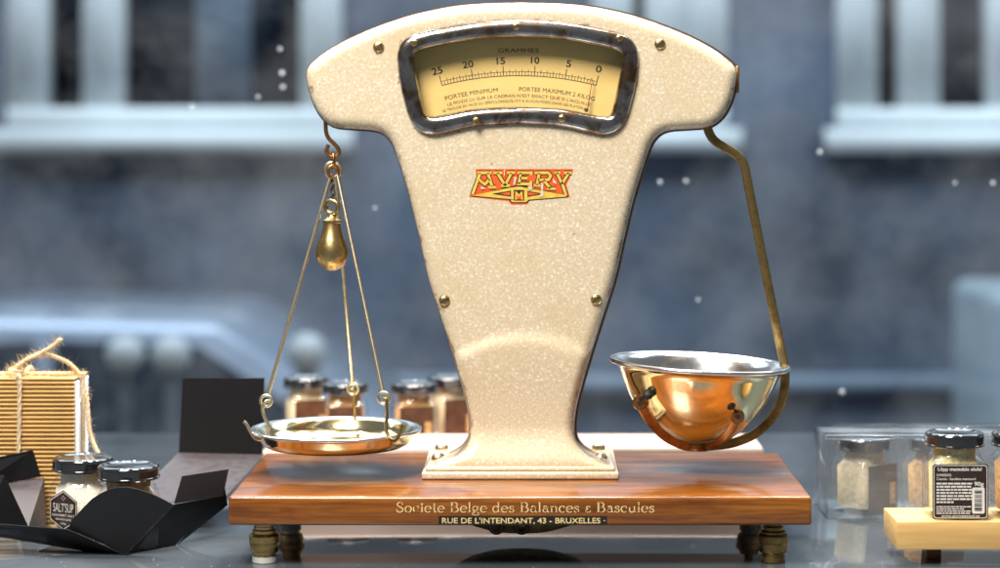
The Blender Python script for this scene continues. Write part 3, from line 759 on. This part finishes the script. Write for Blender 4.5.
# -- right side: bent strap and cradle prongs
YA = 0.112
k = S0 * (D0 + 0.112) / D0
bc = P(699.5, 363.5, 0.112)
arm_px = [(707, 122), (708.5, 131), (714, 140), (725, 147.5), (737, 155), (744, 165), (748, 184), (755, 220), (763, 260), (772, 305), (780, 345), (784.5, 368), (784, 390), (776, 412), (759, 431), (738, 441.5), (716, 445.5), (700, 446)]
arm_pts = catmull([P(x, y, YA + (0.012 if y > 330 else 0.0)) for x, y in arm_px], 6)
tube('pan_arm', arm_pts, 1.0, 'old_brass', scale, 16, flat=(0.0035, 0.0026), up=(0, 1, 0))
for mid, px, py, Ye in (([(684, 445.5, .102), (666, 437, .0965), (650.5, 421.5, .089)], 639.5, 403, .0835), ([(708, 445, .099), (720, 439.5, .087), (730, 430, .0785)], 737.5, 416.5, .0710)):
    sg = -1 if px < 700 else 1
    pt = catmull([P(697, 447, .107)] + [P(*q) for q in mid] + [P(px, py, Ye)], 7)
    pg = tube('cradle_prong', pt, 1.0, 'copper_brown', scale, 14, flat=(0.0036, 0.0020), up=(0, 1, 0.0))
    e = P(px, py, Ye)
    lathe('prong_end', [(0.0001, -.0028), (.0046, -.0024), (.0056, 0), (.0046, .0028), (0.0001, .0032)], e, 'copper_brown', pg, 18, Matrix(((1, 0, 0), (0, 0, -1), (0, 1, 0))))
    lathe('prong_hole', [(0.0018, 0.0), (.0018, .0036), (0, .0036)], e, 'dark_iron', pg, 12, Matrix(((1, 0, 0), (0, 0, -1), (0, 1, 0))))
    ax_ = (Vector((bc.x, bc.y, e.z)) - e).normalized()
    pb = P(648, 394.5, .0700) if sg < 0 else P(730.3, 405, .0648)
    V, F = merge([lathe_geo([(.0001, -.004), (.0032, -.0028), (.0043, 0), (.0032, .0028), (.0001, .004)], pb, 14), tube_geo([e + Vector((0, -.001, .003)), pb], .0017, 8)])
    mk('prong_pad', V, F, 'black_rubber', pg, sharp=40)
lathe('cradle_hub', [(0.0001, -.0028), (.009, -.0024), (.010, 0), (.009, .002), (0.0001, .0022)], P(698, 447, 0.108), 'copper_brown', scale, 24)
# small lever ends showing at the edges of the head
mkbm('lever_tip', box_bm(P(735.5, 0, 0.112).x, P(738.5, 0, 0.112).x, 0.106, 0.118, P(0, 93, .112).z, P(0, 66, .112).z, 0.0008), 'copper_brown', scale)

# ------------------------------------------------------------------ bowl in the cradle
tilt = Matrix.Rotation(R(2.9), 3, 'Y')
prof_o = [(88.6, 0.6), (88.9, -0.8), (87.6, -2.4), (84.5, -3.2), (82, -5), (79.5, -10), (75.5, -20), (69.5, -33), (61, -47), (50, -61), (36, -72), (19, -79.5), (0, -82)]
prof_i = [(0, -80.6), (18.5, -78), (35, -70.6), (48.8, -60), (59.8, -46), (68.3, -32.5), (74.2, -19.5), (78.2, -9.6), (80.6, -3.4), (83.4, -0.6), (86.4, 1.4), (88.0, 1.6), (88.6, 0.6)]
bowl = thing('scale_bowl', 'deep polished metal bowl resting in the bent arm of the scale', 'bowl', (bc.x, bc.y, bc.z - 0.064))
for nm_, pf_, mt_ in (('bowl_shell', prof_o, 'polished_nickel'), ('bowl_lining', prof_i, 'silver')):
    V, F = lathe_geo([(r * k, z * k) for r, z in pf_], bc, 72, tilt)
    mk(nm_, V, [f for f in F if len(f) < 72], mt_, bowl, sharp=60)
tube('rolled_rim', [bc + tilt @ Vector((88.2 * k * math.cos(q), 88.2 * k * math.sin(q), 0.2 * k)) for q in np.linspace(0, 2 * math.pi, 96, endpoint=False)], 0.0019, 'silver', bowl, 10, True)

# ------------------------------------------------------------------ hanging pan
pc = P(335.8, 428.7, 0.106); kp = S0 * (D0 + 0.106) / D0
apex = P(333, 170, 0.110)
pan = thing('hanging_pan', 'shallow polished dish hung on three brass wires from the scale', 'scale pan', (pc.x, pc.y, pc.z - 0.0137))
zb = -0.0137
dish_p = [(85.4 * kp, 0.0004), (85.6 * kp, -0.0004), (84.5 * kp, -0.0012), (80.5 * kp, -0.0018), (79 * kp, -0.0030), (76 * kp, -0.0075), (72 * kp, -0.0115), (68 * kp, -0.0131), (64 * kp, zb), (0, zb),
          (0, zb + .0009), (63.5 * kp, zb + .0009), (67 * kp, zb + .0016), (71 * kp, -0.0105), (75 * kp, -0.0065), (78 * kp, -0.0018), (80 * kp, -0.0006), (83.5 * kp, 0.0005), (85.4 * kp, 0.0004)]
V, F = lathe_geo(dish_p, pc, 80); F = [f for f in F if len(f) < 80]
mk('dish', V, F, 'polished_nickel', pan, sharp=60)
mk('dish_rim', *(lambda g: (g[0], [f for f in g[1] if len(f) < 80]))(lathe_geo([(86 * kp, .0002), (86.3 * kp, -.0006), (85.4 * kp, -.0016), (80.2 * kp, -.0024), (79.2 * kp, -.0021), (78.6 * kp, -.0008), (80.2 * kp, .0002), (83.5 * kp, .0010), (85.2 * kp, .0009), (86 * kp, .0002)], pc, 80)), 'silver', pan, sharp=60)
rw = 0.0015
def torus(c, rad, th, nrm, n=26, sx=1.0):
    nrm = Vector(nrm).normalized(); a = nrm.orthogonal().normalized()
    if abs(nrm.z) < 0.99: a = Vector((0, 0, 1)).cross(nrm).normalized()
    b = nrm.cross(a).normalized()
    return tube_geo([c + (a * math.cos(q) * sx + b * math.sin(q)) * rad for q in np.linspace(0, 2 * math.pi, n, endpoint=False)], th, 8, True)
mk('top_ring', *torus(apex, 0.0058, 0.0017, (0.1, 1, 0)), 'pale_brass', pan, sharp=60)
mk('top_loop', *torus(apex + Vector((0.0004, -0.003, -0.001)), 0.0046, 0.0013, (-0.25, 1, 0.1), sx=0.85), 'copper_brown', pan, sharp=60)
for nm, hole_px, start, eye, ang in (('a', 0, (330.5, 176), (266, 401), 200), ('b', 0, (337.5, 176), (384, 398), -48), ('c', 0, (335, 178), (353, 389), 80)):
    h = pc + Vector((math.cos(R(ang)), math.sin(R(ang)), 0)) * (82.4 * kp)
    Ye = h.y
    Y2 = pc.y + (h.y - pc.y) * 0.93
    s0 = P(start[0], start[1], 0.108); eyec = P(eye[0], eye[1], Y2)
    wdir = (s0 - eyec).normalized()
    wire = tube('suspension_wire', [s0 + wdir * 0.002, eyec + wdir * 0.0055], 0.00150, 'pale_brass', pan, 8)
    mk('wire_eye', *torus(eyec, 0.0043, 0.0012, (0.15, 1, 0.0)), 'pale_brass', wire, sharp=60)
    out = Vector((math.cos(R(ang)), math.sin(R(ang)), 0))
    top = eyec + Vector((0, 0, -0.0035))
    if nm == 'a':
        pp = [top + Vector((0.003, 0, 0.003)), top + Vector((0.0005, -0.001, 0.0034)), top + Vector((-0.0025, -0.001, -0.001)), P(264, 416, Y2), P(268, 425, Ye + .001), P(267, 434, Ye), P(262, 439.5, Ye - .001), P(255, 438.5, Ye - .002), P(250.5, 432, Ye - .002), P(247, 425, Ye - .002), P(243.5, 421.5, Ye - .002)]
    elif nm == 'b':
        pp = [top + Vector((-0.001, 0, 0.003)), top + Vector((0.002, -0.001, 0.0026)), top + Vector((0.002, -0.001, -0.003)), P(387, 416, Y2), P(386, 428, Ye + .002), P(389, 437, Ye), P(395, 440.5, Ye - .003), P(399, 436, Ye - .0045), P(401.5, 429, Ye - .005), P(402.5, 424.5, Ye - .005)]
    else:
        pp = [top + Vector((-0.002, 0, 0.003)), top + Vector((0.001, 0, 0.003)), top + Vector((0.001, 0, -0.003)), P(354.5, 405, Ye - .004), P(355, 416, Ye - .003), P(355, 420.5, Ye + .001), P(356, 424, Ye + .005), P(358, 421, Ye + .008)]
    tube('pan_hook', catmull(pp, 5), 0.00135, 'pale_brass' if nm == 'a' else 'old_brass', pan, 8)

# S-hook that carries the pan
sh = catmull([P(x, y, YA - 0.002) for x, y in ((325.5, 116), (325.7, 126), (326.2, 132), (328.5, 138), (334, 143.5), (338.5, 149), (338.5, 154), (334, 157), (329, 155.3), (326.6, 150.5), (328.5, 144.5))], 6)
hook = thing('pan_hook_link', 'dark bent S shaped hook and link under the left end of the scale head', 'hook', tuple(P(333, 160, YA)))
tube('s_hook', sh, 0.0016, 'copper_brown', hook, 10)
mk('link', *torus(P(333, 160.5, YA - 0.002), 0.0062, 0.0012, (1, 0.25, 0), sx=0.55), 'copper_brown', hook, sharp=60)
# pear-shaped counterweight
wc = P(332, 245, 0.110); kk = S0 * (D0 + 0.11) / D0
wt = thing('pear_weight', 'small pear shaped brass weight hanging between the pan wires', 'weight', tuple(wc - Vector((0, 0, 26 * kk))))
wp = [(0, -25.6), (4, -25.2), (9, -23), (13.5, -19), (16.2, -13), (16.8, -7.5), (15.8, -1), (13.2, 6), (10.6, 13), (9, 19), (8.6, 21.5), (9.6, 22.5), (9.6, 24.6), (8, 25.4), (6, 27), (4.6, 29), (4.2, 31), (0, 31.5)]
wb = lathe('weight_body', [(r * kk, z * kk) for r, z in wp], wc, 'brass', wt, 36)
mk('weight_ring', *torus(wc + Vector((0, 0, 38 * kk)), 6.4 * kk, 2.3 * kk, (0.35, 1, 0)), 'brass', wt, sharp=60)
tw = catmull([P(x, y, 0.110 + dy) for x, y, dy in ((333.5, 175.5, -.001), (331.5, 180, .001), (333.5, 185, -.0016), (331.5, 190, .001), (333.5, 194, -.001), (331, 199, .001), (329, 203.4, 0))], 5)
tube('weight_wire', tw, 0.0010, 'dark_iron', wt, 8)

# ================================================================== JARS
def jar(name, label, px, py_base, Y, z0, kind, fill_mat, rotz=0, size=0.044, lab=None, group=None, hgt=0.062):
    s = S0 * (D0 + Y) / D0; c = Vector(((px - VX) * s, Y, z0))
    t = thing(name, label, 'jar', tuple(c), group)
    rot = Matrix.Rotation(rotz, 3, 'Z'); ap = size / 2
    def section(r, round_, z, n=64):
        out = []
        for q in range(n):
            a = 2 * math.pi * (q + 0.5) / n
            if kind == 'square':
                p = 7.0 if round_ else 2.0
                rad = r / (abs(math.cos(a)) ** p + abs(math.sin(a)) ** p) ** (1 / p)
            else:
                if round_:
                    m = (a + math.pi / 6) % (math.pi / 3) - math.pi / 6
                    rad = min(r / math.cos(m), r * 1.115)
                else: rad = r
            out.append(c + rot @ Vector((rad * math.cos(a), rad * math.sin(a), z)))
        return out
    def loft(secs, cap0=True, cap1=False):
        n = len(secs[0]); V = [v for q in secs for v in q]; F = []
        for j in range(len(secs) - 1):
            F += [(j * n + i, j * n + (i + 1) % n, (j + 1) * n + (i + 1) % n, (j + 1) * n + i) for i in range(n)]
        if cap0: F.append(tuple(range(n)))
        if cap1: F.append(tuple((len(secs) - 1) * n + i for i in range(n)))
        return V, F
    nk = ap * 0.86; h = hgt; hs = h * 0.70; hn = h * 0.755
    outer = [section(ap - 0.002, 1, 0), section(ap - 0.0004, 1, 0.0014), section(ap, 1, 0.004), section(ap, 1, hs - 0.006), section(ap - 0.0008, 1, hs - 0.0025), section(ap - 0.003, 1, hs), section(nk + 0.0008, 0, hn - 0.001), section(nk - 0.0006, 0, hn + 0.0005), section(nk - 0.0006, 0, h - 0.004)]
    gap = 0.0034
    inner = [section(ap - gap, 1, hs - 0.0035), section(ap - gap - 0.003, 1, hs - 0.0005)]
    V1, F1 = loft(outer); V2, F2 = loft([section(ap - gap - .0005, 1, 0.0045), *inner, section(nk - 0.0026, 0, hn), section(nk - 0.0026, 0, h - 0.004)])
    mk('glass', V1, F1, 'jar_glass', t, sharp=40)
    V, F = loft([section(ap - gap - .0012, 1, 0.005), section(ap - gap - .0008, 1, hs - 0.006), section(ap - gap - .004, 1, hs - 0.002), section(nk - 0.0032, 0, hn), section(nk - 0.0034, 0, h - 0.0075)], True, True)
    mk('contents', V, F, fill_mat, t, sharp=50)
    lr = ap * 1.035
    lz = h - 0.0105
    lid = lathe('lid', [(lr - .0006, lz), (lr, lz + .0008), (lr, lz + .0016), (lr - .0007, lz + .002), (lr - .0005, h - .0034), *[(lr - .0035 + .003 * math.cos(R(q)), h - .003 + .003 * math.sin(R(q))) for q in (0, 15, 30, 45, 60, 75, 90)], (lr - .0050, h - .0002), (lr - .0062, h - .0012), (lr - .0075, h - .0014), (0, h - .0014)], c, 'black_lid', t, 48)
    if lab: lab(t, c, rot, ap, hs)
    return t
def plate_on_face(c, rot, off, z, y_local):
    """local frame of the jar face that looks towards -Y after rot: (u right, v up) -> world"""
    return lambda u, v, lay=0: c + rot @ Vector((u + off, y_local - 0.0001 * lay, z + v))

def label_text(t, c, rot, ap, hs):
    f = plate_on_face(c, rot, 0, 0.0, -ap - 0.0003); mm = 0.001; W, Z0, Z1 = 20.3, 0.8, 41.0
    def rrect(x0, x1, y0, y1, r):
        pts = []
        for cx, cy, a in ((x1 - r, y1 - r, 0), (x0 + r, y1 - r, 90), (x0 + r, y0 + r, 180), (x1 - r, y0 + r, 270)):
            pts += arc(cx, cy, r, r, a, a + 90, 4)
        return pts
    def poly(pts, lay): return [f(x * mm, y * mm, lay) for x, y in pts], [tuple(range(len(pts)))]
    L = mk('label', *poly(rrect(-W, W, Z0, Z1, 2.2), 0), 'black_label', t)
    v, fc = stroke2d(rrect(-W + 1, W - 1, Z0 + 1, Z1 - 1, 2), 0.5, True)
    gs = [([f(p.x * mm, p.y * mm, 1) for p in v], fc)]
    T_ = lambda s, x0, x1, y, cap, b=0.01: gs.append(text_geo(s, x0, x1, cap, lambda u, q: f(u * mm, (y + q) * mm, 1), b))
    T_('Lõpp magedale elule!', -16.5, 15.5, 36.2, 2.5, 0.02)
    T_('GURMEESOOL', -17.5, -6.5, 32.2, 1.8, 0.01)
    T_('Coarse - kareline meresool', -17.5, 11, 29.4, 1.9, 0.01)
    T_('90g', 10, 17, 25.2, 3.0, 0.03)
    T_('www.gurmeesool.ee', -14, 14, 2.5, 1.9, 0.012)
    rnd = random.Random(5)
    for row in range(7):          # fine print too small to read
        y = 26.2 - row * 2.25; x = -17.5; end = 7.5 if row < 6 else -6
        while x < end:
            wd = rnd.uniform(1.6, 4.6); wd = min(wd, end + 1 - x)
            gs.append(([f(a * mm, b * mm, 1) for a, b in ((x, y), (x + wd, y), (x + wd, y + 1.25), (x, y + 1.25))], [(0, 1, 2, 3)])); x += wd + 0.55
    for row in range(4):
        y = 9.6 - row * 1.6; x = -17.5
        while x < (3 if row == 1 else 7):
            wd = rnd.uniform(1.3, 3.6)
            gs.append(([f(a * mm, b * mm, 1) for a, b in ((x, y), (x + wd, y), (x + wd, y + .8), (x, y + .8))], [(0, 1, 2, 3)])); x += wd + 0.5
    gs.append(poly(rrect(8.4, 17.6, 5, 24, 1.2), 1))
    mk('lettering', *merge(gs), 'label_print', L)
    bars = []; y = 7
    while y < 22:
        wd = rnd.choice((0.35, 0.35, 0.7, 1.0)); bars.append(poly([(10.2, y), (15.6, y), (15.6, y + wd), (10.2, y + wd)], 2)); y += wd + rnd.choice((0.35, 0.6, 0.9))
    mk('barcode', *merge(bars), 'black_label', L)
def label_brown(t, c, rot, ap, hs):
    f = plate_on_face(c, rot, 0, 0, -ap - 0.0003); q = [(-.0165, .003), (.0165, .003), (.0165, .041), (-.0165, .041)]
    L = mk('label', [f(x, z, 0) for x, z in q], [(0, 1, 2, 3)], 'brown_label', t)
    mk('label_panel', [f(x, z, 1) for x, z in ((.008, .008), (.0145, .008), (.0145, .026), (.008, .026))], [(0, 1, 2, 3)], 'salt_amber', L)
def label_hex(t, c, rot, ap, hs):
    R2 = rot @ Matrix.Rotation(R(0), 3, 'Z')
    f = plate_on_face(c, R2, 0.0, 0.0235, -ap - 0.0003); mm = 0.001
    def hexa(r): return [(r * math.sin(R(60 * i)), r * math.cos(R(60 * i))) for i in range(6)]
    L = mk('label', [f(x * mm, y * mm, 0) for x, y in hexa(15.5)], [tuple(range(6))], 'black_label', t)
    v, fc = stroke2d(hexa(14.4), 0.5, True); gs = [([f(p.x * mm, p.y * mm, 1) for p in v], fc)]
    T_ = lambda s, x0, x1, y, cap, b=0.01: gs.append(text_geo(s, x0, x1, cap, lambda u, q: f(u * mm, (y + q) * mm, 1), b))
    T_("SALT'SUP", -9.8, 9.8, -1.2, 7.0, 0.0)
    T_('GOURMET SALT', -10.8, 10.8, -4.6, 1.8); T_('WHITE FLAKE', -7.5, 7.5, -7.6, 1.6); T_('125g', -2.6, 2.6, -10.6, 1.4)
    for x, y in ((-1.4, 9.4), (1.4, 9.4), (0, 10.8), (0, 8.0)):
        gs.append(([f((x + a) * mm, (y + b) * mm, 1) for a, b in ((-.5, 0), (0, -.6), (.5, 0), (0, .6))], [(0, 1, 2, 3)]))
    mk('lettering', *merge(gs), 'label_print', L)

# right: pine stand with two jars
YS = 0.010; ss = S0 * (D0 + YS) / D0
zt, zb_ = P(0, 522, YS).z, P(0, 550, YS).z
sx0 = P(897, 0, YS).x
stand = thing('wooden_stand', 'pale pine block shelf on dark feet holding small glass jars', 'stand', (sx0 + 0.1, YS + 0.03, 0))
mkbm('shelf', box_bm(sx0, sx0 + 0.20, YS, YS + 0.058, zb_, zt, 0.0007), 'pine', stand)
for fx0 in (P(927, 0, 0.034).x, sx0 + 0.17):
    mkbm('foot', box_bm(fx0, fx0 + 0.0105, 0.034, 0.056, 0, zb_, 0.0004), 'dark_wood', stand)
jar('square_jar', 'square glass jar of herb salt with black text label and barcode on pine stand', 954.5, 522, YS + 0.005 + 0.022, zt, 'square', 'salt_herb', 0, 0.0425, label_text)
jar('square_jar', 'square glass jar standing beside the barcode jar on the pine stand, cut by the frame', 1021, 522, YS + 0.005 + 0.022, zt, 'square', 'salt_amber', 0, 0.0425, label_brown)

# acrylic display box with two jars
ab = thing('acrylic_box', 'clear acrylic display cover over two jars beside the pine stand', 'display box', (P(900, 0, .24).x, .24, 0))
ax0, ax1 = P(826, 0, .195).x, P(826, 0, .195).x + 0.17; ay0, ay1, az = .195, .270, .0655; th = .0025
for nm, bb in (('front_panel', (ax0, ax1, ay0, ay0 + th, 0, az)), ('back_panel', (ax0, ax1, ay1 - th, ay1, 0, az)), ('side_panel', (ax0, ax0 + th, ay0 + th, ay1 - th, 0, az)), ('side_panel', (ax1 - th, ax1, ay0 + th, ay1 - th, 0, az)), ('top_panel', (ax0, ax1, ay0, ay1, az + .0001, az + th))):
    mkbm(nm, box_bm(*bb, 0.0003, 1), 'acrylic', ab)
jar('covered_jar', 'jar with brown label under the acrylic cover, next to its outer end panel', 864, 512, .232, 0, 'square', 'salt_cream', R(36), 0.043, label_brown)
jar('covered_jar', 'jar with amber contents under the acrylic cover, behind the jar with the barcode', 935, 512, .232, 0, 'square', 'salt_amber', R(33), 0.043, label_brown)

# four jars behind the scale
jar('back_jar', 'tall pale jar behind the dish, nearest the black card lid', 306, 0, .575, .0105, 'square', 'salt_cream', R(20), 0.044, label_brown)
jar('back_jar', 'amber jar half hidden behind the rear pan wire', 345, 0, .525, .0105, 'square', 'salt_amber', R(6), 0.044, label_brown)
jar('back_jar', 'dark labelled jar between the dish and the foot of the scale', 414, 0, .525, .0105, 'square', 'salt_amber', R(10), 0.044, label_brown)
jar('back_jar', 'cream filled jar partly hidden behind the stem of the scale', 449, 0, .580, .0105, 'square', 'salt_cream', R(30), 0.044, label_brown)

jt = mkbm('jar_tray', box_bm(P(262, 0, .49).x, P(480, 0, .49).x, .49, .625, 0, .0105, .002), 'white_box', loc=(P(370, 0, .49).x, .55, 0))
tag(jt, 'thin white tray under the row of jars behind the scale', 'tray')

# white box behind the scale
wx0, wx1 = P(286, 0, .345).x, P(764, 0, .345).x
wb_ = mkbm('white_box', box_bm(wx0, wx1, .345, .43, 0, P(0, 447, .345).z, .004, 3), 'white_box', loc=(0, .39, 0))
tag(wb_, 'long low blush white box lying behind the wooden base', 'box')

# ================================================================== LEFT: twine gift box
gY0, gY1 = .165, .215; gx1 = P(75, 0, gY0).x; gx0 = gx1 - .105; gz = P(0, 379, gY0).z
gift = thing('gift_box', 'kraft corrugated cardboard gift box tied with rough twine', 'gift box', ((gx0 + gx1) / 2, (gY0 + gY1) / 2, 0))
mkbm('inner_box', box_bm(gx0 + .0005, gx1, gY0 + .0035, gY1 - .0025, 0.0, gz - 0.003, .0005), 'white_card', gift)
nfl = 34; V = []; F = []; zs = np.linspace(0, gz, nfl * 8 + 1)
prof_g = []
for i, z in enumerate(zs):
    ph = 2 * math.pi * nfl * z / gz; prof_g.append((gY0 + 0.0012 - 0.0012 * math.cos(ph) * 1.0, z))
ntop = 12
for j in range(1, ntop * 8 + 1):
    y = gY0 + .0015 + (gY1 - gY0 - .001) * j / (ntop * 8); prof_g.append((y, gz + 0.0002 - 0.0009 * (1 - math.cos(2 * math.pi * j / 8)) * .5))
m_ = len(prof_g)
for x in (gx0, gx1 - .0008): V += [(x, y, z) for y, z in prof_g]
F = [(i, i + 1, m_ + i + 1, m_ + i) for i in range(m_ - 1)]
mk('corrugated_wrap', V, F, 'kraft', gift, smooth=True)
for s_ in range(26):       # pale fluted edge of the wrap along the open side
    z = gz * (s_ + .5) / 26.5
    V_ = [(gx1 - .0002 + dx, y, z + dz + (y - gY0) * 0.55 - .012) for dx in (0, .0009) for y, dz in ((gY0 + .004, -.0013), (gY1 - .003, -.0013), (gY1 - .003, .0012), (gY0 + .004, .0012))]
    if V_[1][2] < 0.0 or V_[0][2] < 0: continue
    if max(q[2] for q in V_) > gz - .002: continue
    mk('edge_flute', V_, [(0, 1, 2, 3), (7, 6, 5, 4), (0, 4, 5, 1), (1, 5, 6, 2), (2, 6, 7, 3), (3, 7, 4, 0)], 'white_card', gift)
def twine_geo(pts, r=0.0016, n=7):
    g = []
    for ph in (0, math.pi * 2 / 3, math.pi * 4 / 3):
        L = len(pts); q = []
        for i, p in enumerate(pts):
            t = (pts[min(i + 1, L - 1)] - pts[max(i - 1, 0)]).normalized(); a = t.cross(Vector((.3, 1, .2))).normalized(); b = t.cross(a)
            an = ph + i * 0.9; q.append(p + (a * math.cos(an) + b * math.sin(an)) * r * .55)
        g.append(tube_geo(q, r * .62, 6))
    for i in range(len(pts) * 5):
        p = random.choice(pts); d = Vector((random.gauss(0, 1), random.gauss(0, .6), random.gauss(0, 1))).normalized()
        l = random.uniform(.002, .0075); m1 = p + d * l * .5 + Vector((random.gauss(0, .0008), 0, random.gauss(0, .0008))); e = p + d * l + Vector((random.gauss(0, .002), 0, random.gauss(0, .002)))
        w_ = Vector((.00011, 0, .00011)); g.append(([p - w_, p + w_, m1 + w_, m1 - w_, e], [(0, 1, 2, 3), (3, 2, 4)]))
    return merge(g)
def dense(pts, n): return catmull(pts, n)
tw = thing('twine', 'rough natural twine tied in a knot around the corrugated gift box', 'twine', (P(20, 0, gY0).x, gY0, gz))
tx = P(19, 0, gY0).x
mk('vertical_strand', *twine_geo(dense([Vector((tx - .001, gY0 - .0016, .0015)), Vector((tx, gY0 - .0016, gz * .5)), Vector((tx + .0008, gY0 - .0016, gz - .004)), Vector((tx - .001, gY0 + .001, gz + .0018)), Vector((tx - .002, gY0 + .024, gz + .0018)), Vector((tx - .002, gY1 + .0022, gz + .001)), Vector((tx - .002, gY1 + .0022, gz - .04))], 14)), 'twine', tw)
kz = gz + .003
kp0 = Vector((tx - .006, gY0 + .012, kz))
mk('cross_strand', *twine_geo(dense([Vector((gx0 + .001, gY0 + .016, gz + .002)), kp0, Vector((tx + .03, gY0 + .018, gz + .002)), Vector((gx1 + .001, gY0 + .02, gz + .0015)), Vector((gx1 + .0022, gY0 + .02, gz - .01)), Vector((gx1 + .0022, gY0 + .02, .004))], 14)), 'twine', tw)
mk('knot', *twine_geo(dense([kp0 + Vector((-.004, -.003, 0)), kp0 + Vector((0, -.004, .003)), kp0 + Vector((.005, -.002, .002)), kp0 + Vector((.003, .003, .004)), kp0 + Vector((-.004, .002, .003)), kp0 + Vector((-.002, -.004, .001)), kp0 + Vector((.004, -.004, -.001))], 8)), 'twine', tw)
Yt = gY0 + .012
mk('loose_end', *twine_geo(dense([kp0, P(18, 366, Yt), P(28, 359, Yt - .002), P(42, 352.5, Yt - .004), P(53, 346, Yt - .006), P(61, 339, Yt - .007)], 10)), 'twine', tw)
mk('loose_end', *twine_geo(dense([kp0, P(17, 367, Yt - .003), P(30, 358, Yt - .004), P(44, 354.5, Yt - .003), P(58, 358, Yt), P(72, 366, Yt + .004), P(82, 380, Yt + .008), P(87, 400, Yt + .008), P(88.5, 424, Yt + .006), P(92, 440, Yt + .006), P(99, 455, Yt + .004)], 9)), 'twine', tw)

# ================================================================== LEFT: opened black card box with two jars
cb = thing('open_card_box', 'opened matte black card box with spread flaps around two jars', 'box', (P(100, 0, .08).x, .09, 0))
th = .0006
poly_slab('floor_panel', [Vector((-.372, .060, .0006)), Vector((-.302, .048, .0006)), Vector((-.270, .130, .0006)), Vector((-.345, .165, .0006))], th, 'black_card', cb)
petal = [(125.5, 554.5), (97, 541), (67.5, 529), (75, 517), (84, 507), (92, 499), (100, 493.8), (109, 489.5), (118, 487.3), (127, 487.2), (136, 488.8), (146, 491.8), (156, 495.8), (165, 500.3), (173.5, 505)]
def pY(x, y): return .0500 - (.006 if x < 80 else 0) * (80 - x) / 13 + .0
poly_slab('front_petal', [P(x, y, .0505 - 0.012 * (y < 545) * (554.5 - y) / 67) for x, y in petal], th, 'black_card', cb)
poly_slab('side_panel', [P(126, 554.5, .0508), P(174.5, 546, .086), P(222, 496.5, .116), P(174, 504.5, .078)], th, 'black_card', cb)
poly_slab('side_flap', [P(174, 504, .0782), P(182, 476.3, .092), P(228.5, 469.3, .128), P(223, 496.3, .1165)], th, 'black_card', cb)
poly_slab('outer_flap', [P(176, 546, .0875), P(227.5, 505, .132), P(224.5, 487, .124)], th, 'black_card', cb)
poly_slab('back_panel', [P(179, 453, .262), P(264, 455, .262), P(226, 497, .140), P(122, 508, .140)], th, 'inner_card', cb)
poly_slab('lid_panel', [P(182.5, 378, .2625), P(264.5, 378, .2625), P(262.5, 454.6, .2628), P(178.8, 453, .2628)], th, 'black_card', cb)
poly_slab('front_tray_panel', [P(-40, 521, .075), P(67, 529.3, .040), P(125, 554.8, .0498), P(84, 551, .060), P(-40, 530, .083)], th, 'black_card', cb)
poly_slab('left_panel', [P(6.8, 483, .148), P(44, 478, .158), P(46, 527, .148), P(28, 527.5, .098)], th, 'inner_card', cb)
poly_slab('left_flap', [P(-10, 459, .140), P(33, 450, .152), P(41, 476.5, .156), P(6.8, 483.2, .1475), P(-6, 475, .139)], th, 'black_card', cb)
poly_slab('left_outer_panel', [P(-14, 474, .085), P(4.5, 475.5, .085), P(28.5, 527, .0975), P(-20, 524, .076)], th, 'black_card', cb)
jar('hexagonal_jar', 'hexagonal jar of white salt with black hexagon label inside the black card box', 83, 0, .118, .001, 'hex', 'salt_white', R(-27), 0.046, label_hex)
jar('hexagonal_jar', 'hexagonal jar of amber salt behind the curved black front petal', 128.5, 0, .079, .001, 'hex', 'salt_amber', R(8), 0.046, None)
